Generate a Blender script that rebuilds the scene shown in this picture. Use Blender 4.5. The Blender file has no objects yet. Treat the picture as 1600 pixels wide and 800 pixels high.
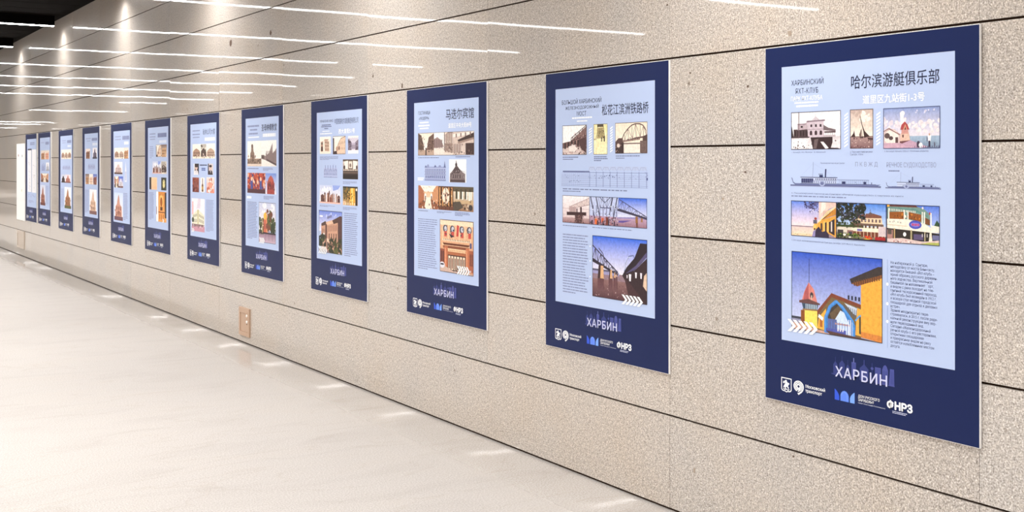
import bpy, math, random
from mathutils import Vector

# ---------------------------------------------------------------- camera, world, exposure
SC = bpy.context.scene
COL = SC.collection
WALL_DIST, EYE = 3.3854, 1.5665          # camera to the poster wall, camera above the floor
YAW = 31.932                              # turned from the corridor axis towards the wall
cam = bpy.data.cameras.new('camera')
cam.lens = 1824 / 1600 * 36
cam.sensor_width = 36
cam.shift_y = -(400 - 254.05) / 1600
cam.clip_start, cam.clip_end = 0.05, 300
cam_ob = bpy.data.objects.new('camera', cam)
COL.objects.link(cam_ob)
cam_ob.location = (-WALL_DIST, 0, EYE)
cam_ob.rotation_euler = (math.radians(90), 0, -math.radians(YAW))
SC.camera = cam_ob

world = bpy.data.worlds.new('world')
SC.world = world
world.use_nodes = True
world.node_tree.nodes['Background'].inputs[0].default_value = (0.9, 0.95, 1, 1)
world.node_tree.nodes['Background'].inputs[1].default_value = 0.0

vs = SC.view_settings
vs.view_transform = 'Standard'
vs.look = 'None'
vs.gamma = 1
vs.use_curve_mapping = False
vs.exposure = -0.06
STRIP_GLOW = 26.0                         # radiance of the diffusers
STRIP_WATTS = 24.0                       # per metre, thrown down by the lens of each strip
STRIP_SPREAD = 150.0
STRIP_TINT = (1.0, 0.982, 0.962)

# ---------------------------------------------------------------- helpers
RNG = random.Random(7)

def lin(c):
    return tuple(((x / 255) / 12.92 if x / 255 <= 0.04045 else ((x / 255 + 0.055) / 1.055) ** 2.4) for x in c[:3]) + (1.0,)

def link(name, mesh, mat, parent=None, kind=None, label=None):
    o = bpy.data.objects.new(name, mesh)
    COL.objects.link(o)
    if mat and not mesh.materials:
        mesh.materials.append(mat)
    if parent:
        o.parent = parent
    if kind:
        o['kind'] = kind
    if label:
        o['label'] = label
    return o

def thing(name, loc, label, cat, group=None):
    o = bpy.data.objects.new(name, None)
    COL.objects.link(o)
    o.location = loc
    o.empty_display_size = 0.1
    o['label'] = label
    o['category'] = cat
    if group:
        o['group'] = group
    return o

class MB:
    """collects boxes and other faces for ONE mesh object"""
    def __init__(self):
        self.v, self.f = [], []
    def box(self, a, b):
        n = len(self.v)
        for x in (a[0], b[0]):
            for y in (a[1], b[1]):
                for z in (a[2], b[2]):
                    self.v.append((x, y, z))
        for q in ((0, 1, 3, 2), (4, 6, 7, 5), (0, 4, 5, 1), (2, 3, 7, 6), (0, 2, 6, 4), (1, 5, 7, 3)):
            self.f.append(tuple(n + i for i in q))
    def disc(self, c, r, depth, n=16):
        """a short screw head standing off a wall that faces -X"""
        k = len(self.v)
        for (rr, x) in ((r, 0), (r, -depth * 0.6), (r * 0.7, -depth)):
            for i in range(n):
                a = 2 * math.pi * i / n
                self.v.append((c[0] + x, c[1] + rr * math.cos(a), c[2] + rr * math.sin(a)))
        for j in range(2):
            for i in range(n):
                i2 = (i + 1) % n
                self.f.append((k + j * n + i, k + j * n + i2, k + (j + 1) * n + i2, k + (j + 1) * n + i))
        self.f.append(tuple(k + 2 * n + i for i in range(n)))
    def build(self, name, mat, parent=None, kind=None, label=None, bevel=0):
        me = bpy.data.meshes.new(name)
        me.from_pydata(self.v, [], self.f)
        me.update()
        if bevel:
            import bmesh
            bm = bmesh.new()
            bm.from_mesh(me)
            bmesh.ops.recalc_face_normals(bm, faces=bm.faces)
            bmesh.ops.bevel(bm, geom=bm.edges[:], offset=bevel, segments=2, affect='EDGES', profile=0.5)
            bm.to_mesh(me)
            bm.free()
        else:
            import bmesh
            bm = bmesh.new()
            bm.from_mesh(me)
            bmesh.ops.recalc_face_normals(bm, faces=bm.faces)
            bm.to_mesh(me)
            bm.free()
        return link(name, me, mat, parent, kind, label)

# ---------------------------------------------------------------- materials
def new_mat(name):
    m = bpy.data.materials.new(name)
    m.use_nodes = True
    nt = m.node_tree
    return m, nt, nt.nodes['Principled BSDF']

def simple(name, rgb, rough=0.5, metal=0.0, spec=0.5):
    m, nt, p = new_mat(name)
    p.inputs['Base Color'].default_value = lin(rgb)
    p.inputs['Roughness'].default_value = rough
    p.inputs['Metallic'].default_value = metal
    p.inputs['Specular IOR Level'].default_value = spec
    return m

def N(nt, kind, **kw):
    n = nt.nodes.new(kind)
    for k, v in kw.items():
        setattr(n, k, v)
    return n

def ramp(nt, stops):
    r = N(nt, 'ShaderNodeValToRGB')
    e = r.color_ramp.elements
    while len(e) < len(stops):
        e.new(0.5)
    for i, (p, c) in enumerate(stops):
        e[i].position = p
        e[i].color = c
    return r

def mix(nt, mode, fac, a, b):
    n = N(nt, 'ShaderNodeMix', data_type='RGBA', blend_type=mode)
    if isinstance(fac, (int, float)):
        n.inputs['Factor'].default_value = fac
    else:
        nt.links.new(fac, n.inputs['Factor'])
    for s, x in (('A', a), ('B', b)):
        i = [q for q in n.inputs if q.name == s and q.type == 'RGBA'][0]
        if isinstance(x, tuple):
            i.default_value = x
        else:
            nt.links.new(x, i)
    return [q for q in n.outputs if q.type == 'RGBA'][0]

def make_stone():
    """polished beige-grey granite slabs: fine speckle, a tone per slab, slightly wavy polish"""
    m, nt, p = new_mat('polished_granite')
    L = nt.links.new
    tc = N(nt, 'ShaderNodeTexCoord')
    n1 = N(nt, 'ShaderNodeTexNoise'); n1.inputs['Scale'].default_value = 160; n1.inputs['Detail'].default_value = 3; n1.inputs['Roughness'].default_value = 0.7
    L(tc.outputs['Object'], n1.inputs['Vector'])
    r1 = ramp(nt, [(0.31, lin((114, 104, 96))), (0.45, lin((181, 171, 160))), (0.54, lin((200, 190, 180))), (0.68, lin((243, 237, 231)))])
    L(n1.outputs['Fac'], r1.inputs['Fac'])
    v = N(nt, 'ShaderNodeTexVoronoi'); v.inputs['Scale'].default_value = 105
    L(tc.outputs['Object'], v.inputs['Vector'])
    r2 = ramp(nt, [(0.0, (0.40, 0.37, 0.35, 1)), (0.17, (0.62, 0.6, 0.58, 1)), (0.30, (1, 1, 1, 1)), (1.0, (1, 1, 1, 1))])
    L(v.outputs['Distance'], r2.inputs['Fac'])
    # only some grains are dark ones
    r3 = ramp(nt, [(0.0, (0, 0, 0, 1)), (0.52, (0, 0, 0, 1)), (0.62, (1, 1, 1, 1)), (1.0, (1, 1, 1, 1))])
    L(v.outputs['Color'], r3.inputs['Fac'])
    c = mix(nt, 'MULTIPLY', r3.outputs['Color'], r1.outputs['Color'], r2.outputs['Color'])
    # broad clouds of warmer and greyer stone
    n2 = N(nt, 'ShaderNodeTexNoise'); n2.inputs['Scale'].default_value = 2.2; n2.inputs['Detail'].default_value = 4
    L(tc.outputs['Object'], n2.inputs['Vector'])
    r4 = ramp(nt, [(0.3, (0.93, 0.95, 0.98, 1)), (0.5, (1, 1, 1, 1)), (0.72, (1.0, 0.965, 0.92, 1))])
    L(n2.outputs['Fac'], r4.inputs['Fac'])
    c = mix(nt, 'MULTIPLY', 0.8, c, r4.outputs['Color'])
    n4 = N(nt, 'ShaderNodeTexNoise'); n4.inputs['Scale'].default_value = 62; n4.inputs['Detail'].default_value = 2
    L(tc.outputs['Object'], n4.inputs['Vector'])
    r6 = ramp(nt, [(0.33, (0.84, 0.83, 0.83, 1)), (0.5, (1, 1, 1, 1)), (0.67, (1.14, 1.14, 1.13, 1))])
    L(n4.outputs['Fac'], r6.inputs['Fac'])
    c = mix(nt, 'MULTIPLY', 1.0, c, r6.outputs['Color'])
    # rare dark knots and brown flecks
    v2 = N(nt, 'ShaderNodeTexVoronoi'); v2.inputs['Scale'].default_value = 4.5
    L(tc.outputs['Object'], v2.inputs['Vector'])
    r5 = ramp(nt, [(0.0, (0.35, 0.28, 0.22, 1)), (0.03, (0.45, 0.38, 0.32, 1)), (0.055, (1, 1, 1, 1)), (1, (1, 1, 1, 1))])
    L(v2.outputs['Distance'], r5.inputs['Fac'])
    c = mix(nt, 'MULTIPLY', 0.8, c, r5.outputs['Color'])
    a = N(nt, 'ShaderNodeAttribute', attribute_name='tone')
    c = mix(nt, 'MULTIPLY', 1.0, c, a.outputs['Color'])
    L(c, p.inputs['Base Color'])
    p.inputs['Roughness'].default_value = 0.48
    p.inputs['Specular IOR Level'].default_value = 0.34
    p.inputs['Coat Weight'].default_value = 0.9
    p.inputs['Coat Roughness'].default_value = 0.025
    p.inputs['Coat IOR'].default_value = 1.5
    nb = N(nt, 'ShaderNodeTexNoise'); nb.inputs['Scale'].default_value = 1.1; nb.inputs['Detail'].default_value = 1
    L(tc.outputs['Object'], nb.inputs['Vector'])
    ma = N(nt, 'ShaderNodeMath', operation='MULTIPLY'); ma.inputs[1].default_value = 0.0008
    L(nb.outputs['Fac'], ma.inputs[0])
    b = N(nt, 'ShaderNodeBump'); b.inputs['Strength'].default_value = 1.0; b.inputs['Distance'].default_value = 1.0
    L(ma.outputs[0], b.inputs['Height'])
    L(b.outputs['Normal'], p.inputs['Coat Normal'])
    return m

def make_floor():
    """pale beige stone floor: worn satin in the walkway, still polished along the wall"""
    m, nt, p = new_mat('pale_stone_floor')
    L = nt.links.new
    tc = N(nt, 'ShaderNodeTexCoord')
    n1 = N(nt, 'ShaderNodeTexNoise'); n1.inputs['Scale'].default_value = 130; n1.inputs['Detail'].default_value = 2
    L(tc.outputs['Object'], n1.inputs['Vector'])
    r1 = ramp(nt, [(0.3, lin((163, 156, 150))), (0.5, lin((181, 175, 170))), (0.7, lin((199, 194, 190)))])
    L(n1.outputs['Fac'], r1.inputs['Fac'])
    mp = N(nt, 'ShaderNodeMapping'); mp.inputs['Scale'].default_value = (0.5, 1.6, 1); mp.inputs['Rotation'].default_value = (0, 0, 0.5)
    L(tc.outputs['Object'], mp.inputs['Vector'])
    n2 = N(nt, 'ShaderNodeTexNoise'); n2.inputs['Scale'].default_value = 2.4; n2.inputs['Detail'].default_value = 6; n2.inputs['Distortion'].default_value = 0.8
    L(mp.outputs['Vector'], n2.inputs['Vector'])
    r2 = ramp(nt, [(0.28, (0.86, 0.84, 0.82, 1)), (0.5, (1, 0.995, 0.985, 1)), (0.75, (1.0, 0.975, 0.94, 1))])
    L(n2.outputs['Fac'], r2.inputs['Fac'])
    c = mix(nt, 'MULTIPLY', 0.55, r1.outputs['Color'], r2.outputs['Color'])
    # thin dark veins
    n3 = N(nt, 'ShaderNodeTexNoise'); n3.inputs['Scale'].default_value = 1.3; n3.inputs['Detail'].default_value = 5; n3.inputs['Distortion'].default_value = 1.5
    L(mp.outputs['Vector'], n3.inputs['Vector'])
    r3 = ramp(nt, [(0.0, (1, 1, 1, 1)), (0.488, (1, 1, 1, 1)), (0.50, (0.86, 0.83, 0.79, 1)), (0.512, (1, 1, 1, 1)), (1, (1, 1, 1, 1))])
    L(n3.outputs['Fac'], r3.inputs['Fac'])
    c = mix(nt, 'MULTIPLY', 0.5, c, r3.outputs['Color'])
    L(c, p.inputs['Base Color'])
    sx = N(nt, 'ShaderNodeSeparateXYZ'); L(tc.outputs['Object'], sx.inputs[0])
    ad = N(nt, 'ShaderNodeMath', operation='MULTIPLY_ADD'); ad.inputs[1].default_value = 0.06
    L(n2.outputs['Fac'], ad.inputs[0]); L(sx.outputs['X'], ad.inputs[2])
    mr = N(nt, 'ShaderNodeMapRange'); mr.interpolation_type = 'SMOOTHSTEP'
    for i, q in enumerate((-0.46, -0.18, 0.40, 0.03)):
        mr.inputs[i + 1].default_value = q
    L(ad.outputs[0], mr.inputs[0])
    L(mr.outputs[0], p.inputs['Roughness'])
    m2 = N(nt, 'ShaderNodeMapRange'); m2.interpolation_type = 'SMOOTHSTEP'
    for i, q in enumerate((-0.75, -0.05, 0.12, 0.5)):
        m2.inputs[i + 1].default_value = q
    L(ad.outputs[0], m2.inputs[0])
    L(m2.outputs[0], p.inputs['Specular IOR Level'])
    return m

def make_print():
    """ink and paper on the boards: the colour is printed, stored per face corner"""
    m, nt, p = new_mat('printed_satin_film')
    a = N(nt, 'ShaderNodeAttribute', attribute_name='Col')
    nt.links.new(a.outputs['Color'], p.inputs['Base Color'])
    p.inputs['Roughness'].default_value = 0.42
    p.inputs['Specular IOR Level'].default_value = 0.25
    return m

def make_photo():
    """photographs: printed colour broken up by the mottle and grain of an enlarged photo"""
    m, nt, p = new_mat('photographic_print')
    a = N(nt, 'ShaderNodeAttribute', attribute_name='Col')
    tc = N(nt, 'ShaderNodeTexCoord')
    n = N(nt, 'ShaderNodeTexNoise'); n.inputs['Scale'].default_value = 75; n.inputs['Detail'].default_value = 4; n.inputs['Roughness'].default_value = 0.7
    nt.links.new(tc.outputs['Object'], n.inputs['Vector'])
    r = ramp(nt, [(0.32, (0.56, 0.55, 0.58, 1)), (0.5, (0.98, 0.97, 0.97, 1)), (0.68, (1.3, 1.28, 1.26, 1))])
    nt.links.new(n.outputs['Fac'], r.inputs['Fac'])
    nt.links.new(mix(nt, 'MULTIPLY', 0.42, a.outputs['Color'], r.outputs['Color']), p.inputs['Base Color'])
    p.inputs['Roughness'].default_value = 0.42
    p.inputs['Specular IOR Level'].default_value = 0.25
    return m

def make_emit(name, rgb, power):
    m = bpy.data.materials.new(name)
    m.use_nodes = True
    nt = m.node_tree
    nt.nodes.clear()
    o = N(nt, 'ShaderNodeOutputMaterial'); e = N(nt, 'ShaderNodeEmission')
    e.inputs[0].default_value = rgb + (1,)
    e.inputs[1].default_value = power
    nt.links.new(e.outputs[0], o.inputs[0])
    return m

STONE = make_stone()
FLOOR = make_floor()
PRINT = make_print()
PHOTO = make_photo()
GAP = simple('dark_open_joint', (52, 36, 26), 0.9, spec=0.1)
CHIP = simple('chipped_stone', (104, 88, 78), 0.9, spec=0.1)
STAIN = simple('stained_stone', (166, 150, 134), 0.6, spec=0.2)
CEIL = simple('black_ceiling_board', (7, 4, 3), 0.9, spec=0.05)
HOUSE = simple('black_lamp_housing', (6, 4, 4), 0.8, spec=0.05)
GLOW = make_emit('lit_diffuser', STRIP_TINT, STRIP_GLOW)
FOAM = simple('white_foam_edge', (248, 246, 244), 0.6)
WHITE = simple('white_satin_board', (246, 246, 244), 0.4)
BRONZE = simple('tan_painted_metal', (189, 158, 134), 0.45)
STEEL = simple('bright_white_screw', (252, 248, 242), 0.3)
DARKSTEEL = simple('dark_keyhole', (60, 48, 40), 0.6)

# ---------------------------------------------------------------- the setting
Y0, Y1, LEFT_X, TOP_Z = -7.0, 78.0, -8.6, 3.649
COURSES = [0.012, 0.427, 0.833, 1.236, 1.638, 2.036, 2.435, 2.836, 3.237, 3.66]
SLAB_W, SLAB_Y = 1.6065, 2.481           # slab width; one vertical joint runs down the nearest poster's edge

def slab_wall(name, x, face, seed, chips=()):
    """one stone-clad wall: slabs with open horizontal joints, each set a hair out of true"""
    r = random.Random(seed)
    v, f, tone = [], [], []
    k0 = math.floor((Y0 - SLAB_Y) / SLAB_W)
    k1 = math.ceil((Y1 - SLAB_Y) / SLAB_W)
    for k in range(k0, k1):
        ya, yb = SLAB_Y + k * SLAB_W + 0.0006, SLAB_Y + (k + 1) * SLAB_W - 0.0006
        for i in range(len(COURSES) - 1):
            za, zb = COURSES[i] + (0.0042 if i else 0), COURSES[i + 1] - 0.0042
            tz, ty = r.gauss(0, 0.001), r.gauss(0, 0.0007)
            n = len(v)
            for (yy, zz) in ((ya, za), (yb, za), (yb, zb), (ya, zb)):
                d = (zz - (za + zb) / 2) * tz + (yy - (ya + yb) / 2) * ty
                v.append((x + d, yy, zz))
            for (yy, zz) in ((ya, za), (yb, za), (yb, zb), (ya, zb)):
                v.append((x - face * 0.02, yy, zz))
            q = [(n, n + 1, n + 2, n + 3)] + [(n + a, n + 4 + a, n + 4 + (a + 1) % 4, n + (a + 1) % 4) for a in range(4)]
            if face > 0:
                pass
            t = 1 + r.gauss(0, 0.018)
            w = r.gauss(0, 0.008)
            for g in q:
                f.append(g if face > 0 else tuple(reversed(g)))
                tone.append((t * (1 + w), t, t * (1 - w), 1))
    n = len(v)                               # the dark bed behind the open joints, a closed block
    xb, xc = x - face * 0.011, x - face * 0.25
    for xx in (xb, xc):
        for (yy, zz) in ((Y0, 0), (Y1, 0), (Y1, 3.9), (Y0, 3.9)):
            v.append((xx, yy, zz))
    bed = [(n, n + 1, n + 2, n + 3), (n + 7, n + 6, n + 5, n + 4)] + [(n + a, n + 4 + a, n + 4 + (a + 1) % 4, n + (a + 1) % 4) for a in range(4)]
    nf = len(f)
    for g in bed:
        f.append(g if face > 0 else tuple(reversed(g)))
        tone.append((1, 1, 1, 1))
    nb = len(f)
    for (yy, zz, ry, rz, st) in chips:
        n = len(v)
        for j in range(12):
            q = 6.2832 * j / 12
            w = r.uniform(0.75, 1.15)
            v.append((x + face * 0.0013, yy + ry * w * math.cos(q), zz + rz * w * math.sin(q)))
        f.append(tuple(range(n, n + 12)) if face > 0 else tuple(reversed(range(n, n + 12))))
        tone.append((1, 1, 1, 1))
    me = bpy.data.meshes.new(name)
    me.from_pydata(v, [], f)
    me.materials.append(STONE)
    me.materials.append(GAP)
    me.materials.append(CHIP)
    me.materials.append(STAIN)
    for i, pl in enumerate(me.polygons):
        pl.material_index = 0 if i < nf else 1 if i < nb else 2 + chips[i - nb][4]
    at = me.color_attributes.new('tone', 'FLOAT_COLOR', 'CORNER')
    for pl in me.polygons:
        for li in pl.loop_indices:
            at.data[li].color = tone[pl.index]
    me.update()
    return link(name, me, None, kind='structure')

# chips and stains in the stone of the poster wall: along the wall, height, half width, half height, stain
CHIPS = [(10.186, 2.637, 0.0335, 0.0315, 0), (9.174, 2.633, 0.0223, 0.0236, 0), (7.211, 2.152, 0.0091, 0.013, 0), (6.772, 2.063, 0.0101, 0.0186, 0), (3.584, 1.882, 0.0083, 0.0058, 0), (3.946, 1.961, 0.0064, 0.0042, 0), (4.104, 2.279, 0.0072, 0.0046, 0), (3.348, 2.08, 0.0111, 0.0107, 1), (8.298, 1.814, 0.0202, 0.0436, 1), (3.599, 1.527, 0.0068, 0.0048, 0), (3.735, 1.412, 0.008, 0.0065, 1), (3.327, 0.405, 0.0055, 0.0046, 0), (3.92, 0.217, 0.0055, 0.014, 1)]
slab_wall('wall_right', 0.0, -1, 3, CHIPS)
slab_wall('wall_left', LEFT_X, 1, 5)

def plain_end(name, ya, yb):
    b = MB()
    b.box((LEFT_X - 0.25, ya, 0), (0.25, yb, 3.9))
    o = b.build(name, STONE, kind='structure')
    at = o.data.color_attributes.new('tone', 'FLOAT_COLOR', 'CORNER')
    for d in at.data:
        d.color = (1, 1, 1, 1)
    return o
plain_end('wall_back', Y0 - 0.25, Y0)
plain_end('wall_end', Y1, Y1 + 0.25)

b = MB()
b.box((LEFT_X - 0.25, Y0 - 0.25, -0.2), (0.25, Y1 + 0.25, 0))
b.build('floor', FLOOR, kind='structure')

b = MB()                                     # black ceiling: boards with shadow gaps
y = Y0
b.box((LEFT_X - 0.25, Y0 - 0.25, TOP_Z + 0.04), (0.25, Y1 + 0.25, TOP_Z + 0.2))
while y < Y1:
    b.box((LEFT_X, y, TOP_Z), (-0.002, y + 0.568, TOP_Z + 0.05))
    y += 0.58
b.build('ceiling', CEIL, kind='structure')

# ---------------------------------------------------------------- ceiling light strips, square to the wall
STRIP_Z = EYE + 0.4855 * 3.989               # underside of the diffuser
def ceiling_light(y, xa, xb, label, group):
    t = thing('ceiling_light', ((xa + xb) / 2, y, STRIP_Z), label, 'ceiling light', group)
    h = (xb - xa) / 2
    b = MB()
    b.box((-h, -0.045, 0.007), (h, 0.045, TOP_Z - STRIP_Z + 0.004))
    b.build('housing', HOUSE, t)
    b = MB()
    b.box((-h + 0.004, -0.04, 0), (h - 0.004, 0.04, 0.0075))
    b.build('diffuser', GLOW, t, label='glowing white diffuser')
    la = bpy.data.lights.new('lens_beam', 'AREA')
    la.shape = 'RECTANGLE'
    la.size, la.size_y = 2 * h - 0.01, 0.08
    la.energy = STRIP_WATTS * 2 * h
    la.spread = math.radians(STRIP_SPREAD)
    la.color = STRIP_TINT
    lo = bpy.data.objects.new('lens_beam', la)
    COL.objects.link(lo)
    lo.parent = t
    lo.location = (0, 0, -0.003)
    return t
GR = 'linear ceiling lights across the passage'
FAR_LABEL = 'long white linear ceiling light outside the picture, mirrored as a streak in the wall'
for i in range(-5, 10):
    yy = 14.013 + 3.53 * i
    lab = FAR_LABEL
    if i == 1:
        lab = 'bright linear ceiling light at the upper left corner, the nearer of the two in view'
    elif i == 2:
        lab = 'farther and shorter linear ceiling light at the left edge of the dark ceiling'
    if i == 2:
        ceiling_light(yy, -5.75, -0.13, lab, GR)
        ceiling_light(yy, -7.62, -6.5, FAR_LABEL, GR)
    elif i == 7:
        ceiling_light(yy, -7.3, -5.8, FAR_LABEL, GR)
    elif i == 9:
        ceiling_light(yy, -7.68, -4.3, FAR_LABEL, GR)
    elif i != 8:
        ceiling_light(yy, -7.68, -0.13, lab, GR)
for yy in (59.5, 63.0, 70.0):
    ceiling_light(yy, -7.68, -0.13, FAR_LABEL, GR)

# ---------------------------------------------------------------- printed artwork: flat inks on the boards
POSTER_W, POSTER_H, POSTER_T, POSTER_TOP = 1.0, 1.4135, 0.012, 2.028
DZ = 2.5e-5

class Art:
    """flat print in a rectangle (u0,v0,u1,v1) of a poster; x to the right and y down, 0..1"""
    def __init__(self, rect, h=3e-4):
        self.r, self.h = rect, h
        self.v, self.f, self.c = [], [], []
        self.asp = (rect[2] - rect[0]) / (rect[3] - rect[1])
        self.clip = True
    def _clip(self, pts):
        for ax, lim, sg in ((0, 0, 1), (0, 1, -1), (1, 0, 1), (1, 1, -1)):
            out = []
            for i in range(len(pts)):
                a, b_ = pts[i - 1], pts[i]
                ia, ib = (a[ax] - lim) * sg >= 0, (b_[ax] - lim) * sg >= 0
                if ia != ib:
                    t = (lim - a[ax]) / (b_[ax] - a[ax])
                    out.append((a[0] + t * (b_[0] - a[0]), a[1] + t * (b_[1] - a[1])))
                if ib:
                    out.append(b_)
            pts = out
            if len(pts) < 3:
                return []
        return pts
    def _add(self, pts, cols):
        s = sum(pts[i - 1][0] * pts[i][1] - pts[i][0] * pts[i - 1][1] for i in range(len(pts)))
        if abs(s) < 1e-9:
            return
        if s > 0:                                   # y runs down: turn to face the viewer
            pts, cols = pts[::-1], cols[::-1]
        n = len(self.v)
        u0, v0, u1, v1 = self.r
        for x, y in pts:
            self.v.append((-POSTER_T - self.h, -(u0 + x * (u1 - u0)), POSTER_H - (v0 + y * (v1 - v0))))
        self.f.append(tuple(range(n, n + len(pts))))
        self.c.append([lin(q) for q in cols])
    def poly(self, pts, c, up=True):
        self.h += DZ if up else 4e-6            # never two inks in exactly one plane
        if self.clip:
            pts = self._clip(list(pts))
        if len(pts) >= 3:
            self._add(pts, [c] * len(pts))
    def rect(self, x0, y0, x1, y1, c, c2=None, up=True):
        if up:
            self.h += DZ
        if self.clip:
            x0, x1, y0, y1 = max(0, x0), min(1, x1), max(0, y0), min(1, y1)
        if x1 <= x0 or y1 <= y0:
            return
        c2 = c2 or c
        self._add([(x0, y0), (x1, y0), (x1, y1), (x0, y1)], [c, c, c2, c2])
    def ell(self, cx, cy, rx, ry, c, n=16, up=True, a0=0, a1=360):
        self.poly([(cx + rx * math.cos(math.radians(a0 + (a1 - a0) * i / n)), cy - ry * math.sin(math.radians(a0 + (a1 - a0) * i / n)))
                   for i in range(n + (0 if a1 - a0 == 360 else 1))], c, up)
    def line(self, x0, y0, x1, y1, w, c, up=True):
        """w is a share of the picture's height"""
        dx, dy = (x1 - x0) * self.asp, y1 - y0
        l = math.hypot(dx, dy) or 1
        ox, oy = -dy / l * w / 2 / self.asp, dx / l * w / 2
        self.poly([(x0 + ox, y0 + oy), (x1 + ox, y1 + oy), (x1 - ox, y1 - oy), (x0 - ox, y0 - oy)], c, up)
    def path(self, pts, w, c):
        self.h += DZ
        for a, b_ in zip(pts, pts[1:]):
            self.line(a[0], a[1], b_[0], b_[1], w, c, up=False)
    def blobs(self, n, x0, y0, x1, y1, s, cols, n_side=6):
        """leaves, stones, ripples: small ragged spots"""
        for c in cols:
            self.h += DZ
            for _ in range(max(1, n // len(cols))):
                x, y = RNG.uniform(x0, x1), RNG.uniform(y0, y1)
                q = s * RNG.uniform(0.5, 1.3)
                self.poly([(x + q / self.asp * RNG.uniform(.6, 1.2) * math.cos(6.283 * i / n_side), y + q * RNG.uniform(.6, 1.2) * math.sin(6.283 * i / n_side)) for i in range(n_side)], c, up=False)
    def row(self, n, x0, y0, x1, y1, fill, c, dy=0.0, arch=False):
        """n windows, posts or rails side by side; dy drops the right end"""
        self.h += DZ
        p = (x1 - x0) / n
        for i in range(n):
            a, d = x0 + p * i + p * (1 - fill) / 2, dy * (i + 0.5) / n
            w = p * fill
            if arch:
                self.poly([(a, y1 + d), (a, y0 + d + (y1 - y0) * .3), (a + w * .25, y0 + d + (y1 - y0) * .06), (a + w * .5, y0 + d), (a + w * .75, y0 + d + (y1 - y0) * .06), (a + w, y0 + d + (y1 - y0) * .3), (a + w, y1 + d)], c, up=False)
            else:
                self.rect(a, y0 + d, a + w, y1 + d, c, up=False)
    def frame(self, w, c):
        a = w / self.asp
        self.h += DZ
        self.rect(0, 0, 1, w, c, up=False); self.rect(0, 1 - w, 1, 1, c, up=False)
        self.rect(0, w, a, 1 - w, c, up=False); self.rect(1 - a, w, 1, 1 - w, c, up=False)
    def build(self, name, parent, label=None):
        me = bpy.data.meshes.new(name)
        me.from_pydata(self.v, [], self.f)
        at = me.color_attributes.new('Col', 'FLOAT_COLOR', 'CORNER')
        k = 0
        for cols in self.c:
            for q in cols:
                at.data[k].color = q
                k += 1
        me.update()
        return link(name, me, PHOTO if name == 'photograph' else PRINT, parent, None, label)

NAVY, PANEL, INK, PAPER = (14, 31, 80), (183, 199, 232), (34, 38, 70), (247, 248, 250)
GREEK = (118, 126, 164)

def text(name, s, rect, c, parent, bold=0.0, h=6e-4, align='LEFT', spacing=1.0, label=None, line=1.0):
    """lettering stretched to fill its measured rectangle"""
    cu = bpy.data.curves.new(name, 'FONT')
    cu.body = s
    cu.resolution_u = 2
    cu.align_x = align
    cu.space_character = spacing
    cu.space_line = line
    cu.fill_mode = 'FRONT'
    tmp = bpy.data.objects.new(name, cu)
    COL.objects.link(tmp)
    bpy.context.view_layer.update()
    me = bpy.data.meshes.new_from_object(tmp.evaluated_get(bpy.context.evaluated_depsgraph_get()))
    bpy.data.objects.remove(tmp)
    bpy.data.curves.remove(cu)
    if not me.vertices:
        return None
    xs = [q.co.x for q in me.vertices]; ys = [q.co.y for q in me.vertices]
    x0, x1, y0, y1 = min(xs), max(xs), min(ys), max(ys)
    u0, v0, u1, v1 = rect
    for q in me.vertices:
        u = u0 + (q.co.x - x0) / (x1 - x0) * (u1 - u0)
        v = v1 - (q.co.y - y0) / max(y1 - y0, 1e-6) * (v1 - v0)
        q.co = (-POSTER_T - h, -u, POSTER_H - v)
    if bold:                                  # heavier strokes: the same letters printed again a hair to each side
        em = (u1 - u0) / (x1 - x0)
        ev = (v1 - v0) / max(y1 - y0, 1e-6)
        base = [tuple(q.co) for q in me.vertices]
        polys = [tuple(p.vertices) for p in me.polygons]
        vv, ff = [], []
        for i, (dx, dy) in enumerate(((0, 0), (1, 0), (-1, 0), (0, 1), (0, -1), (.7, .7), (-.7, .7), (.7, -.7), (-.7, -.7))):
            n = len(vv)
            vv += [(x - 2e-5 * i, y + dx * bold * em, z + dy * bold * ev) for x, y, z in base]
            ff += [tuple(n + j for j in p) for p in polys]
        me = bpy.data.meshes.new(name)
        me.from_pydata(vv, [], ff)
    me.name = name
    me.materials.clear()
    at = me.color_attributes.new('Col', 'FLOAT_COLOR', 'CORNER')
    cc = lin(c)
    for d in at.data:
        d.color = cc
    me.update()
    return link(name, me, PRINT, parent, None, label)

def greek(a, x0, y0, x1, y1, lines, c, weight=0.42, ragged=0.14, last=0.5):
    """a paragraph too small to read: rows of word-long strokes"""
    a.h += DZ
    st = (y1 - y0) / lines
    for i in range(lines):
        end = x1 - (x1 - x0) * RNG.uniform(0, ragged)
        if i == lines - 1 and lines > 1:
            end = x0 + (x1 - x0) * last
        x = x0
        while x < end - 1e-6:
            w = (x1 - x0) * RNG.uniform(0.05, 0.2) * (1 if lines > 2 else 0.6)
            q = min(end, x + w)
            a.rect(x, y0 + st * (i + 0.5 - weight / 2), q, y0 + st * (i + 0.5 + weight / 2), c, up=False)
            x = q + (x1 - x0) * 0.014

def greek_part(name, rect, lines, c, parent, weight=0.42, ragged=0.14, last=0.5):
    a = Art(rect, 4e-4)
    a.clip = False
    greek(a, 0, 0, 1, 1, lines, c, weight, ragged, last)
    return a.build(name, parent)

# ---------------------------------------------------------------- the pictures on the posters
DK = (52, 38, 40); SEP = (120, 98, 90); LSEP = (246, 236, 222)

def sky(a, top, bot, y1=1.0):
    a.rect(0, 0, 1, y1, top, bot)

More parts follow.
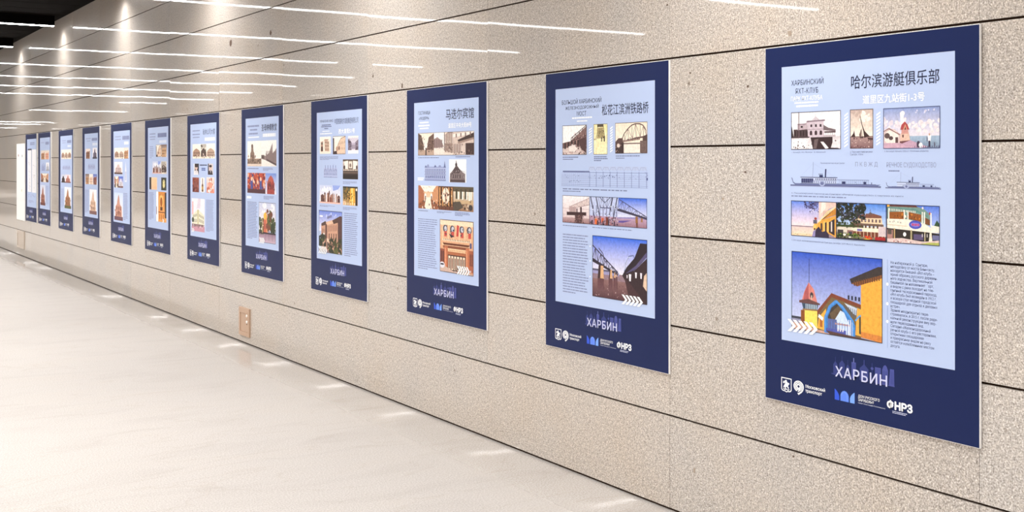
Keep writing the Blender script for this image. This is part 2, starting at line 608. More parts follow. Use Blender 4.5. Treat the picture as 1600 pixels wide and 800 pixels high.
def clubhouse_1930(a):
    sky(a, (240, 236, 238), (250, 246, 244))
    a.rect(0, .66, 1, 1, (222, 212, 214), (240, 232, 232))
    a.poly([(0, .33), (.03, .5), (.05, .66), (0, .68)], DK)
    a.rect(.05, .46, .35, .68, (84, 68, 70)); a.row(5, .06, .5, .34, .64, .5, (56, 42, 44))
    a.poly([(.13, .33), (.3, .3), (.36, .24), (.36, .46), (.13, .48)], (186, 168, 174)); a.rect(.2, .37, .24, .42, DK); a.rect(.13, .31, .31, .34, (150, 130, 138))
    a.poly([(.33, .26), (.66, .24), (.68, .68), (.35, .68)], (208, 192, 200))
    a.poly([(.32, .24), (.69, .22), (.69, .26), (.32, .28)], (140, 120, 130))
    a.poly([(.42, .24), (.5, .13), (.58, .22)], (206, 194, 200)); a.line(.5, .14, .5, .06, .012, (160, 150, 154))
    a.row(3, .37, .34, .65, .41, .4, (64, 46, 54)); a.row(3, .36, .5, .66, .62, .5, (70, 50, 56), arch=True)
    a.rect(.33, .46, .68, .48, (170, 150, 160))
    a.poly([(.66, .36), (.76, .44), (.9, .49), (.9, .54), (.66, .5)], (120, 104, 108)); a.rect(.68, .53, .9, .57, (92, 74, 78)); a.row(5, .69, .56, .9, .64, .12, (110, 92, 96)); a.rect(.66, .63, .9, .68, (190, 176, 180))
    a.poly([(.4, .68), (.84, .68), (.84, .82), (.8, .99), (.45, .99), (.42, .8)], (62, 46, 48)); a.poly([(.6, .8), (.66, .8), (.78, .99), (.7, .99)], (236, 226, 226)); a.poly([(.48, .74), (.56, .72), (.52, .98), (.46, .98)], (110, 94, 94))
    a.rect(0, .66, .38, .69, (70, 54, 58)); a.poly([(0, .74), (.14, .7), (.36, .72), (.3, .98), (0, .98)], (244, 238, 238)); a.blobs(14, .03, .88, .35, .99, .022, [DK, (120, 104, 104)]); a.blobs(8, .05, .75, .45, .9, .02, [(96, 80, 82)])
    a.poly([(.78, .96), (.95, .97), (1, 1), (.7, 1)], DK); a.ell(.9, .78, .015, .02, (110, 90, 90))
    a.line(.16, 0, .16, .7, .02, (116, 92, 100)); a.frame(.014, (58, 52, 72))

def sailboats(a):
    sky(a, (206, 184, 172), (250, 236, 220), .7)
    a.blobs(10, .5, .1, .95, .3, .07, [(250, 238, 224)]); a.blobs(10, 0, .02, .6, .2, .06, [(196, 172, 160)]); a.blobs(8, .1, .36, .9, .44, .05, [(226, 206, 190)])
    a.rect(0, .7, 1, 1, (176, 146, 140), (126, 92, 96)); a.blobs(30, 0, .73, 1, 1, .018, [(214, 190, 180), (106, 74, 78)])
    a.rect(0, .69, 1, .71, (110, 84, 82))
    a.poly([(.03, .7), (.14, .62), (.18, .54), (.23, .7)], (70, 50, 48)); a.poly([(.14, .72), (.22, .72), (.18, .78)], (82, 58, 58))
    a.poly([(.44, .16), (.47, .22), (.55, .42), (.64, .56), (.85, .69), (.62, .73), (.58, .55), (.46, .28)], (66, 48, 46)); a.poly([(.4, .66), (.48, .5), (.5, .72), (.44, .72)], (120, 96, 88)); a.line(.5, .5, .54, .72, .01, DK); a.poly([(.42, .7), (.6, .7), (.57, .74), (.44, .74)], (96, 76, 72))
    a.poly([(.75, .72), (1, .74), (1, .79), (.8, .78)], (80, 58, 56)); a.frame(.015, (84, 62, 66))

def clubhouse_tinted(a):
    sky(a, (140, 158, 206), (236, 226, 232), .72)
    a.blobs(24, 0, .28, .4, .5, .06, [(238, 228, 230), (226, 214, 222)]); a.blobs(30, .4, .34, 1, .62, .06, [(238, 226, 228), (246, 236, 234)]); a.blobs(8, .55, .06, .9, .14, .03, [(216, 214, 230)])
    a.rect(.4, .7, 1, 1, (166, 186, 206), (128, 148, 172)); a.blobs(14, .5, .76, 1, .96, .01, [(196, 208, 220)])
    a.poly([(.3, .12), (.37, .08), (.37, .5), (.32, .5)], (244, 238, 240)); a.ell(.35, .14, .04, .06, (248, 242, 242))
    a.poly([(0, .55), (.08, .5), (.2, .52), (.32, .66), (.32, .9), (0, .9)], (214, 190, 186)); a.ell(.15, .72, .13, .19, (244, 230, 220)); a.ell(.07, .68, .05, .07, (96, 78, 76)); a.ell(.14, .74, .04, .05, (88, 70, 70)); a.line(.0, .58, .1, .5, .02, (150, 110, 106)); a.line(.1, .5, .3, .66, .03, (150, 110, 106)); a.rect(.22, .72, .27, .86, (96, 70, 70))
    a.poly([(.32, .62), (.46, .6), (.49, .84), (.3, .86)], (226, 190, 170)); a.rect(.33, .54, .45, .64, (206, 150, 140)); a.poly([(.31, .54), (.33, .42), (.39, .34), (.44, .42), (.47, .54)], (178, 78, 78)); a.poly([(.36, .54), (.4, .4), (.43, .54)], (214, 160, 130)); a.poly([(.38, .54), (.4, .46), (.415, .54)], (90, 50, 56)); a.rect(.345, .66, .37, .73, (104, 64, 64)); a.poly([(.3, .82), (.49, .8), (.49, .9), (.3, .9)], (120, 78, 80))
    a.poly([(0, .86), (.3, .86), (.62, 1), (0, 1)], (206, 168, 184)); a.poly([(.49, .8), (.8, .97), (.62, 1), (.3, .9)], (196, 160, 180))
    a.ell(.63, .9, .03, .08, (72, 62, 80)); a.ell(.67, .93, .035, .07, (246, 242, 244)); a.poly([(.79, .7), (.82, .66), (.85, .7), (.84, .84), (.8, .84)], (248, 246, 248)); a.rect(.805, .82, .835, .97, (60, 52, 74)); a.ell(.82, .67, .014, .03, (200, 160, 140)); a.rect(.775, .72, .785, .84, (90, 84, 104)); a.rect(.9, .86, .915, .94, (96, 86, 104)); a.row(12, .55, .94, 1, .98, .3, (96, 84, 112)); a.frame(.014, (70, 76, 118))

def terrace_river(a):
    sky(a, (92, 134, 226), (252, 226, 224), .72)
    a.rect(0, .7, .6, .73, (150, 128, 140)); a.rect(0, .73, .6, .92, (222, 196, 190), (240, 218, 196)); a.rect(0, .92, .6, 1, (236, 208, 168)); a.blobs(10, .02, .86, .4, .98, .012, [(176, 138, 110), (120, 92, 84)])
    a.blobs(60, .3, .01, .62, .2, .03, [(58, 52, 92), (96, 92, 136)]); a.blobs(30, .42, .18, .62, .34, .022, [(66, 58, 96), (216, 210, 232)])
    a.poly([(.62, 0), (1, 0), (1, .1), (.84, .2), (.62, .5)], (236, 200, 186)); a.poly([(.68, 0), (.78, 0), (.76, .2), (.66, .34)], (250, 228, 216)); a.poly([(1, .1), (1, .17), (.64, .58), (.58, .6), (.8, .26)], (252, 220, 170)); a.poly([(1, .14), (1, .34), (.68, .5), (.66, .56)], (206, 140, 60)); a.row(8, .72, .26, 1, .42, .18, (160, 100, 48), -.05)
    a.poly([(1, .36), (1, 1), (.56, 1), (.56, .64), (.7, .5)], (226, 164, 72)); a.poly([(.84, .56), (.96, .46), (.96, .92), (.84, .84)], (60, 50, 56)); a.rect(.88, .54, .91, .82, (214, 200, 190)); a.poly([(.73, .6), (.79, .56), (.79, .82), (.73, .82)], (70, 56, 56)); a.poly([(.66, .6), (.7, .6), (.7, .8), (.66, .8)], (86, 66, 60)); a.row(2, .7, .55, .86, .84, .3, (250, 206, 120))
    a.rect(.5, .52, .58, .62, (96, 92, 108)); a.ell(.55, .48, .03, .035, (160, 66, 56)); a.rect(.52, .62, .6, .76, (240, 178, 84)); a.rect(.5, .66, .56, .8, (250, 196, 110))
    a.poly([(.56, .78), (.62, .7), (.7, .84), (.78, .8), (.84, .9), (.84, 1), (.52, 1)], (58, 50, 70)); a.poly([(.5, .84), (.55, .78), (.54, 1), (.47, 1)], (150, 140, 186)); a.ell(.53, .77, .015, .03, (40, 34, 44)); a.poly([(.84, .88), (1, .98), (1, 1), (.84, 1)], (150, 130, 140))
    a.frame(.016, (46, 46, 76))

def garden_club(a):
    sky(a, (78, 138, 228), (200, 218, 240), .66)
    a.rect(0, .62, 1, 1, (230, 220, 200), (96, 96, 60)); a.rect(0, .6, .55, .66, (70, 84, 48))
    a.poly([(.3, .55), (.36, .4), (.55, .34), (.72, .32), (.9, .36), (.92, .56)], (232, 206, 170)); a.poly([(.44, .34), (.56, .28), (.72, .26), (.9, .32), (.9, .38), (.44, .4)], (128, 82, 66)); a.line(.68, .28, .68, .16, .014, (90, 80, 90)); a.poly([(.62, .3), (.68, .23), (.75, .29)], (110, 92, 92)); a.row(6, .48, .42, .9, .5, .45, (110, 84, 90)); a.rect(.3, .54, .94, .6, (120, 96, 84)); a.row(8, .32, .58, .94, .68, .45, (96, 70, 56)); a.rect(.3, .66, .95, .76, (250, 232, 206)); a.rect(.42, .69, .52, .75, (120, 112, 170)); a.rect(.3, .76, .95, .9, (120, 66, 48)); a.row(9, .3, .76, .95, .9, .12, (246, 224, 190)); a.rect(.84, .6, 1, .86, (214, 196, 196))
    a.rect(0, .68, .3, .8, (226, 214, 196)); a.rect(.02, .74, .14, .92, (66, 60, 60)); a.rect(.22, .74, .34, .9, (150, 112, 104)); a.rect(.25, .78, .32, .9, (70, 66, 78))
    a.blobs(150, -.02, 0, .58, .4, .055, [(44, 46, 44), (66, 66, 70), (38, 44, 34)]); a.blobs(60, .0, .3, .48, .56, .04, [(56, 54, 62), (52, 60, 42)]); a.blobs(36, .05, .04, .6, .5, .016, [(140, 152, 196), (196, 204, 228)]); a.blobs(30, .0, .54, .4, .66, .03, [(50, 66, 40), (66, 80, 48)])
    a.blobs(60, .02, .84, .5, .98, .03, [(60, 84, 40), (120, 142, 62), (44, 58, 34)]); a.ell(.17, .87, .03, .03, (252, 240, 220)); a.ell(.28, .93, .03, .02, (246, 240, 226)); a.blobs(12, .56, .88, .74, .95, .03, [(232, 112, 48), (214, 62, 44)]); a.ell(.62, .96, .06, .02, (220, 190, 60)); a.rect(.78, .88, .98, .98, (166, 44, 44)); a.rect(0, .96, 1, 1, (52, 44, 56))
    a.frame(.016, (46, 46, 76))

def rotunda_club(a):
    sky(a, (86, 124, 222), (196, 210, 240), .8)
    a.poly([(0, 0), (.5, 0), (.72, .1), (.82, .22), (.82, .5), (0, .5)], (120, 150, 140)); a.poly([(0, .0), (.55, .0), (.6, .06), (0, .06)], (110, 66, 62)); a.poly([(.0, .08), (.55, .1), (.78, .26), (.78, .3), (.55, .16), (0, .14)], (96, 140, 132)); a.row(16, .04, .1, .56, .16, .4, (232, 228, 214), .05)
    a.poly([(.04, .2), (.34, .18), (.34, .38), (.04, .4)], (150, 88, 40)); a.poly([(.42, .18), (.66, .24), (.66, .42), (.42, .36)], (146, 84, 42)); a.poly([(.72, .3), (.82, .36), (.82, .5), (.72, .46)], (126, 80, 50)); a.blobs(24, .06, .22, .64, .36, .024, [(206, 128, 52), (96, 60, 36)]); a.ell(.36, .3, .02, .035, (250, 240, 224))
    for x in (.03, .33, .4, .67, .71, .83):
        a.rect(x, .1 + .1 * x, x + .022, .52, (240, 236, 222), up=(x == .03))
    a.poly([(0, .38), (.4, .37), (.72, .46), (.84, .56), (.84, .68), (0, .62)], (244, 234, 216)); a.poly([(0, .52), (.4, .54), (.4, .56), (0, .54)], (220, 200, 170)); a.blobs(8, .06, .43, .28, .48, .016, [(150, 146, 140)]); a.rect(.84, .5, 1, .68, (246, 236, 220))
    a.ell(.55, .5, .12, .11, (78, 84, 180)); a.ell(.55, .5, .09, .055, (126, 132, 214)); a.row(5, .48, .47, .63, .53, .55, (214, 52, 64))
    a.poly([(0, .62), (.84, .68), (1, .7), (1, .9), (0, .94)], (52, 46, 42)); a.rect(0, .66, .12, .9, (176, 130, 120)); a.rect(.02, .64, .1, .78, (90, 80, 74)); a.rect(.14, .62, .165, .92, (190, 160, 110)); a.rect(.46, .64, .49, .92, (186, 172, 130)); a.rect(.72, .68, .74, .9, (186, 172, 130)); a.poly([(.82, .66), (.85, .66), (.87, .94), (.8, .94)], (244, 230, 206)); a.ell(.35, .76, .03, .055, (252, 250, 248)); a.rect(.52, .74, .7, .88, (96, 84, 120)); a.row(4, .66, .72, .84, .8, .3, (220, 214, 206)); a.rect(.87, .74, 1, .86, (110, 112, 150))
    a.poly([(0, .9), (.3, .86), (.7, .92), (1, .86), (1, 1), (0, 1)], (220, 196, 190)); a.poly([(.6, 1), (.8, .93), (1, .92), (1, 1)], (176, 182, 96)); a.blobs(16, .05, .9, .5, .98, .02, [(250, 240, 236), (166, 90, 90), (96, 80, 90)])
    a.poly([(.9, .5), (.95, .36), (1, .46), (1, .52)], (58, 84, 58)); a.ell(.03, .03, .03, .04, (246, 180, 80)); a.ell(.69, .07, .016, .03, (230, 226, 220)); a.ell(.82, .2, .012, .04, (190, 50, 50))
    a.frame(.016, (46, 46, 76))

def arched_gate(a):
    sky(a, (44, 84, 196), (196, 204, 236), .84)
    a.rect(0, .83, .16, .87, (66, 68, 80)); a.rect(0, .86, .3, .93, (150, 150, 176)); a.poly([(0, .91), (.3, .93), (.7, 1), (0, 1)], (214, 170, 150))
    a.line(.205, .08, .205, .38, .008, (44, 44, 70))
    a.poly([(.12, .62), (.15, .5), (.2, .38), (.26, .46), (.3, .62)], (214, 132, 122)); a.poly([(.2, .38), (.15, .52), (.14, .62), (.2, .62)], (176, 92, 92)); a.ell(.235, .54, .02, .04, (66, 60, 66)); a.rect(.228, .54, .242, .6, (200, 180, 160))
    a.poly([(.09, .62), (.2, .59), (.33, .63), (.33, .65), (.09, .65)], (106, 72, 70)); a.poly([(.12, .65), (.31, .65), (.3, .72), (.14, .73)], (66, 84, 104)); a.row(7, .16, .655, .3, .72, .5, (186, 206, 220)); a.poly([(.13, .72), (.3, .71), (.3, .74), (.13, .745)], (150, 118, 80))
    a.poly([(.15, .74), (.3, .73), (.3, .96), (.15, .93)], (250, 222, 104)); a.poly([(.11, .74), (.155, .74), (.155, .93), (.11, .9)], (140, 84, 44)); a.rect(.24, .9, .262, .95, (60, 66, 50))
    a.poly([(.3, .74), (.46, .5), (.78, .6), (.78, .98), (.3, .96)], (120, 98, 66)); a.poly([(.3, .72), (.46, .48), (.79, .58), (.79, .62), (.46, .53), (.3, .78)], (128, 70, 52)); a.poly([(.32, .8), (.4, .68), (.4, .96), (.3, .94)], (236, 176, 74)); a.rect(.33, .82, .36, .92, (176, 104, 50)); a.poly([(.32, .76), (.37, .8), (.36, .84), (.31, .8)], (246, 242, 240))
    a.poly([(.6, .58), (.78, .64), (.78, .74), (.7, .7)], (196, 206, 220)); a.row(9, .58, .6, .76, .7, .35, (70, 96, 120), .06); a.poly([(.74, .62), (.79, .64), (.79, .96), (.72, .95)], (232, 172, 72)); a.poly([(.76, .72), (.8, .7), (.8, .94), (.76, .93)], (80, 72, 56))
    a.poly([(.38, .96), (.38, .78), (.43, .64), (.5, .56), (.58, .62), (.66, .74), (.72, .84), (.72, 1), (.38, .98)], (66, 128, 200)); a.poly([(.42, .96), (.42, .78), (.46, .66), (.52, .6), (.57, .66), (.62, .76), (.62, .97)], (70, 62, 56))
    a.poly([(.48, .9), (.5, .78), (.56, .68), (.6, .7), (.64, .8), (.67, .86), (.67, .97), (.44, .95)], (206, 222, 244)); a.poly([(.44, .74), (.54, .62), (.57, .66), (.48, .84)], (104, 86, 66)); a.rect(.42, .8, .52, .95, (92, 104, 156)); a.rect(.5, .84, .66, .86, (190, 150, 140))
    a.row(9, .42, .82, .68, .97, .22, (96, 120, 190), .02); a.rect(.4, .92, .62, .97, (84, 92, 170)); a.row(3, .52, .9, .6, .94, .5, (226, 222, 226)); a.row(3, .64, .78, .7, .98, .4, (236, 238, 246)); a.path([(.39, .97), (.39, .8), (.44, .65), (.51, .57), (.58, .63), (.7, .8), (.7, .99)], .03, (84, 150, 222)); a.path([(.72, .78), (.76, .72), (.8, .7)], .02, (96, 160, 220))
    a.poly([(.78, .3), (1, .18), (1, 1), (.78, .96)], (240, 172, 70)); a.poly([(.78, .9), (1, .92), (1, 1), (.78, .97)], (214, 134, 66)); a.poly([(.66, .28), (.96, .1), (1, .1), (1, .2), (.8, .3), (.68, .34)], (64, 56, 54)); a.poly([(.68, .33), (.8, .28), (1, .19), (1, .23), (.8, .33), (.74, .36)], (140, 86, 50)); a.row(12, .7, .3, .98, .36, .5, (96, 66, 48), -.1); a.row(4, .63, .48, .78, .53, .5, (52, 56, 74), .01)
    a.poly([(.4, .95), (.78, .98), (1, 1), (.45, 1)], (90, 66, 62)); a.frame(.007, (40, 44, 60))

def truss(a, pts_top, pts_bot, n, w, c):
    """lattice girder between an upper and a lower chord (each two end points)"""
    (ax, ay), (bx, by) = pts_top
    (cx, cy), (dx, dy) = pts_bot
    T = [(ax + (bx - ax) * i / n, ay + (by - ay) * i / n) for i in range(n + 1)]
    B = [(cx + (dx - cx) * i / n, cy + (dy - cy) * i / n) for i in range(n + 1)]
    a.path(T, w * 1.3, c); a.path(B, w * 1.6, c)
    a.h += DZ
    for i in range(n + 1):
        a.line(T[i][0], T[i][1], B[i][0], B[i][1], w * .8, c, up=False)
        if i < n:
            p, q = (T[i], B[i + 1]) if i % 2 else (B[i], T[i + 1])
            a.line(p[0], p[1], q[0], q[1], w * .8, c, up=False)

def bridge_building(a):
    sky(a, (252, 250, 246), (250, 246, 242))
    a.rect(0, .7, 1, 1, (206, 186, 178), (226, 210, 202)); a.poly([(0, .6), (.2, .56), (.5, .52), (1, .3), (1, .8), (.5, .72), (0, .78)], (120, 92, 88)); a.poly([(.35, .52), (.6, .34), (1, .04), (1, .5), (.6, .62)], (150, 118, 112)); truss(a, [(.35, .44), (.98, .02)], [(.35, .54), (.98, .36)], 9, .02, (84, 60, 62)); a.blobs(30, .5, .2, .98, .5, .02, [(206, 178, 170), (96, 70, 70)])
    for x, y in ((.08, .6), (.22, .56), (.36, .54), (.5, .52), (.62, .5)):
        a.rect(x, y, x + .06, y + .2, DK)
    a.blobs(60, .3, .62, 1, 1, .035, [(96, 70, 70), (186, 150, 146), (232, 212, 206)]); a.poly([(.25, .72), (.5, .66), (.62, .8), (.5, .9), (.3, .88)], (240, 228, 220)); a.blobs(18, 0, .9, 1, 1, .025, [DK, (160, 120, 116)]); a.poly([(.66, .5), (.98, .4), (.98, .95), (.76, .78)], (86, 62, 62)); a.frame(.014, (74, 66, 80))

def bridge_figures(a):
    sky(a, (246, 232, 170), (248, 240, 196)); a.blobs(40, 0, 0, 1, 1, .04, [(240, 222, 160), (250, 244, 214)])
    a.rect(.26, 0, .72, .1, (110, 98, 70)); a.row(6, .28, .02, .7, .09, .5, (60, 52, 44)); a.path([(.3, .1), (.26, .3), (.16, .52)], .02, (96, 84, 62)); a.path([(.72, .1), (.78, .36), (.8, .5)], .02, (96, 84, 62))
    a.poly([(.32, .12), (.68, .12), (.76, .46), (.24, .46)], (196, 178, 126)); a.row(6, .3, .12, .72, .48, .35, (112, 96, 68)); a.blobs(30, .26, .2, .76, .46, .02, [(82, 70, 54), (150, 132, 96)])
    a.rect(.56, .44, .62, .58, (62, 54, 50)); a.rect(.74, .4, .82, .58, (62, 52, 48)); a.ell(.78, .4, .03, .02, (62, 52, 48)); a.rect(.03, .48, .12, .51, (150, 130, 96)); a.frame(.012, (86, 80, 84))

def bridge_span(a):
    sky(a, (250, 232, 208), (252, 240, 222))
    a.rect(.1, .66, .9, .7, (104, 84, 80), (130, 108, 100)); a.rect(.26, .7, .82, 1, (246, 232, 218)); a.blobs(12, .28, .76, .8, .98, .01, [(226, 208, 196)])
    up = [(.2, .56), (.28, .36), (.4, .2), (.52, .09), (.64, .05), (.78, .06), (.88, .12), (.96, .28)]
    lo = [(.2, .6), (.3, .58), (.42, .55), (.54, .52), (.66, .49), (.78, .47), (.88, .46), (.97, .44)]
    a.path(up, .035, (92, 70, 66)); a.path([(x, y + .02) for x, y in lo], .05, (86, 64, 60)); a.h += DZ
    for i, (p, q) in enumerate(zip(up, lo)):
        a.line(p[0], p[1], q[0], q[1], .022, (110, 86, 80), up=False)
        if i < 7:
            z = (up[i + 1], q) if i % 2 else (p, lo[i + 1])
            a.line(z[0][0], z[0][1], z[1][0], z[1][1], .016, (120, 96, 88), up=False)
    a.poly([(.2, .6), (.78, .5), (.78, .56), (.2, .64)], (150, 124, 114)); a.blobs(14, .3, .5, .8, .58, .018, [(56, 42, 42)]); a.poly([(0, .62), (.1, .5), (.24, .5), (.24, .62), (.27, .64), (.27, 1), (.18, 1), (.0, .8)], (92, 70, 66)); a.rect(.18, .66, .27, 1, (62, 46, 46)); a.ell(.1, .74, .05, .07, (232, 214, 202)); a.rect(0, .8, .2, 1, (70, 54, 52)); a.blobs(16, 0, .6, .2, .95, .03, [(56, 42, 42), (160, 134, 124)])
    a.poly([(.86, .46), (1, .4), (1, 1), (.8, 1), (.78, .62), (.86, .62)], (84, 64, 60)); a.rect(.78, .6, .98, .98, (112, 92, 88)); a.blobs(20, .8, .64, .96, .96, .018, [(140, 118, 112), (86, 68, 66)]); a.frame(.014, (86, 72, 80))

def bridge_winter(a):
    sky(a, (248, 240, 240), (214, 190, 188)); a.rect(0, .46, 1, .48, (206, 186, 186)); a.rect(0, .8, 1, 1, (190, 160, 158), (150, 110, 112))
    a.poly([(.22, .44), (1, .06), (1, .3), (.3, .46)], (226, 208, 204)); truss(a, [(.24, .42), (1, .06)], [(.24, .5), (1, .3)], 8, .016, (176, 150, 148)); a.rect(.26, .4, .5, .6, (196, 172, 170)); a.row(4, .26, .42, .5, .6, .3, (140, 110, 110))
    a.poly([(.16, .6), (.88, .58), (.88, .7), (.16, .72)], (66, 44, 46)); a.rect(.66, .4, .72, .92, (70, 48, 50)); a.poly([(.46, .7), (.76, .68), (.72, 1), (.5, .98)], (92, 66, 66)); a.rect(.52, .46, .56, .6, (80, 58, 60)); a.blobs(30, .44, .7, .8, 1, .03, [(60, 40, 42), (150, 116, 112)]); a.blobs(8, 0, .94, 1, 1, .02, [(110, 76, 78)])
    a.frame(.014, (64, 56, 76))

def bridge_today(a):
    sky(a, (40, 104, 222), (232, 232, 244), .72)
    a.poly([(0, 0), (.52, 0), (.5, .7), (0, .7)], (196, 206, 236)); a.rect(0, .68, 1, 1, (190, 160, 186), (150, 110, 120)); a.poly([(.5, .68), (1, .62), (1, .7), (.5, .72)], (150, 140, 190)); a.poly([(.52, .8), (.75, .76), (.6, .86), (.5, .86)], (104, 84, 156))
    truss(a, [(.53, .06), (1, .62)], [(.5, .4), (1, .7)], 8, .022, (70, 70, 108)); a.poly([(.5, .36), (1, .64), (1, .7), (.5, .46)], (66, 62, 86)); a.rect(.81, .62, .85, .84, (150, 104, 62)); a.rect(.9, .66, .93, .8, (160, 116, 76)); a.rect(.82, .84, .85, 1, (120, 76, 70))
    for s, x in ((1, .02), (1, .12), (-1, .5), (-1, .42)):
        a.line(x, 0, x + s * .09, .94, .05, (58, 58, 84))
    truss(a, [(.16, 0), (.4, 0)], [(.2, .38), (.38, .38)], 3, .02, (80, 84, 124)); a.path([(.18, .0), (.28, .2), (.38, 0)], .025, (70, 74, 110)); a.row(8, .04, .3, .52, .68, .2, (120, 122, 158)); a.blobs(30, .02, .3, .54, .66, .022, [(236, 236, 246), (92, 90, 120)])
    a.blobs(60, 0, .7, .52, .98, .03, [(70, 46, 52), (166, 96, 84), (210, 190, 196), (52, 44, 60)]); a.rect(.1, .78, .15, .98, (226, 110, 60)); a.ell(.125, .76, .02, .035, (206, 160, 140)); a.rect(.22, .74, .26, .9, (214, 100, 62)); a.rect(.3, .7, .34, .98, (120, 62, 54)); a.row(5, 0, .84, .5, 1, .2, (62, 52, 70)); a.frame(.014, (52, 56, 90))

def river_bridges(a):
    sky(a, (44, 104, 224), (236, 232, 244), .6)
    a.poly([(0, .58), (1, .6), (1, 1), (0, 1)], (150, 124, 134)); a.rect(0, .7, 1, 1, (142, 106, 104), (84, 52, 58)); a.blobs(70, .02, .66, .8, .98, .012, [(176, 146, 146), (108, 74, 78)]); a.rect(0, .54, .48, .57, (92, 90, 112)); a.rect(0, .57, .5, .62, (160, 156, 196))
    truss(a, [(0, .16), (.48, .56)], [(0, .38), (.48, .6)], 9, .016, (64, 60, 84)); a.poly([(0, .38), (.48, .59), (.48, .61), (0, .43)], (52, 44, 58)); a.path([(.12, .2), (.2, .28), (.24, .42)], .016, (70, 66, 90))
    for x0, x1, y0, y1 in ((.1, .22, .48, .69), (.31, .38, .53, .67), (.4, .44, .56, .65), (.45, .47, .57, .63)):
        a.poly([(x0 + .02, y0), (x1 - .01, y0), (x1, y1), (x0, y1)], (66, 46, 50)); a.poly([((x0 + x1) / 2, y0), (x1 - .01, y0), (x1, y1), ((x0 + x1) / 2 - .01, y1)], (222, 176, 130)); a.rect(x0, y1, x1, y1 + .2, (98, 62, 66), (112, 78, 82))
    a.path([(.6, .54), (.63, .38), (.68, .28), (.76, .26), (.8, .34)], .018, (120, 130, 176)); a.path([(.6, .5), (.66, .3), (.74, .3)], .01, (206, 214, 236)); a.poly([(.56, .6), (.64, .46), (.78, .3), (.88, .06), (1, .06), (1, .24), (.8, .48), (.6, .62)], (46, 36, 44)); a.poly([(.62, .56), (.8, .42), (1, .18), (1, .26), (.8, .48)], (92, 84, 120)); a.poly([(.56, .6), (.78, .5), (1, .28), (1, 1), (.9, 1), (.68, .76)], (58, 42, 46)); a.poly([(.6, .63), (.72, .72), (.98, 1), (.7, 1)], (72, 48, 52))
    for x, y, w, h in ((.64, .58, .02, .05), (.68, .56, .045, .11), (.79, .52, .035, .09), (.88, .52, .035, .09)):
        a.poly([(x, y), (x + w, y), (x + w * .8, y + h), (x + w * .2, y + h)], (238, 232, 240))
    a.poly([(.95, .56), (1, .5), (1, .8), (.93, .72)], (226, 196, 170)); a.frame(.008, (48, 46, 62))

def street_old(a):
    sky(a, (246, 228, 206), (252, 246, 238)); a.rect(0, .78, 1, 1, (226, 206, 190), (240, 226, 212))
    a.poly([(0, 0), (.06, .1), (.1, .5), (.12, .9), (0, .95)], (96, 76, 66)); a.blobs(40, 0, .2, .12, .85, .04, [(66, 48, 44), (140, 116, 100)]); a.poly([(.2, .2), (.3, .02), (.3, .85), (.16, .8)], (110, 86, 76)); a.blobs(30, .16, .2, .3, .8, .04, [(70, 52, 48), (156, 130, 116)]); a.rect(0, .76, .3, .98, (186, 160, 142)); a.rect(.14, .66, .16, 1, (40, 30, 30)); a.blobs(10, .02, .7, .3, .84, .03, [DK])
    a.rect(.3, 0, .5, .7, (250, 244, 238)); a.poly([(.3, .3), (.36, .2), (.44, .36), (.48, .64), (.3, .7)], (160, 138, 134)); a.row(5, .3, .26, .46, .64, .4, (104, 82, 82), .06); a.rect(.3, .68, .5, .98, (236, 224, 212)); a.blobs(10, .3, .66, .5, .72, .02, [(90, 70, 70)])
    a.poly([(.5, .1), (.56, 0), (.64, 0), (.64, .9), (.5, .86)], (150, 126, 116)); a.blobs(40, .48, .4, .64, .95, .03, [(60, 46, 46), (236, 222, 210)]); a.row(5, .5, .05, .64, .5, .3, (232, 216, 202)); a.rect(.485, .0, .497, .8, (96, 76, 72))
    a.poly([(.64, 0), (1, 0), (1, 1), (.64, 1)], (216, 196, 184)); a.poly([(.64, .1), (1, 0), (1, .12), (.64, .24)], (246, 234, 224)); a.poly([(.72, .36), (1, .06), (1, .32), (.76, .5)], (70, 54, 50)); a.poly([(.72, .44), (1, .26), (1, .34), (.74, .52)], (160, 136, 124)); a.row(6, .65, .52, .82, .9, .4, (84, 64, 60)); a.rect(.86, .5, 1, .98, (74, 56, 54)); a.rect(.78, .6, .86, .98, (222, 204, 192)); a.row(4, .66, .1, .98, .26, .25, (130, 108, 98), -.08); a.blobs(24, .64, .8, .98, 1, .04, [(50, 36, 36), (120, 96, 88)])
    a.frame(.012, (104, 84, 84))

def hotel_elevation(a):
    ink, ink2 = (92, 100, 150), (140, 148, 192)
    a.rect(0, .3, 1, .36, ink2); a.rect(0, .34, 1, .97, (178, 188, 220)); a.poly([(.0, .34), (.05, .22), (.12, .34)], ink); a.ell(.16, .27, .05, .09, ink2); a.poly([(.44, .34), (.5, .2), (.56, .3)], ink); a.ell(.72, .28, .06, .06, ink2); a.poly([(.9, .34), (.93, .16), (.945, -.02), (.96, .16), (.99, .34)], ink)
    a.row(12, .02, .4, .98, .5, .42, ink); a.row(12, .02, .56, .98, .66, .42, ink); a.row(10, .02, .72, .98, .86, .5, ink, arch=True); a.rect(0, .52, 1, .54, ink); a.rect(0, .68, 1, .7, ink); a.rect(0, .95, 1, .98, ink); a.row(20, 0, .88, 1, .94, .5, ink2); a.blobs(16, .2, .7, .6, .86, .02, [(70, 76, 130)])

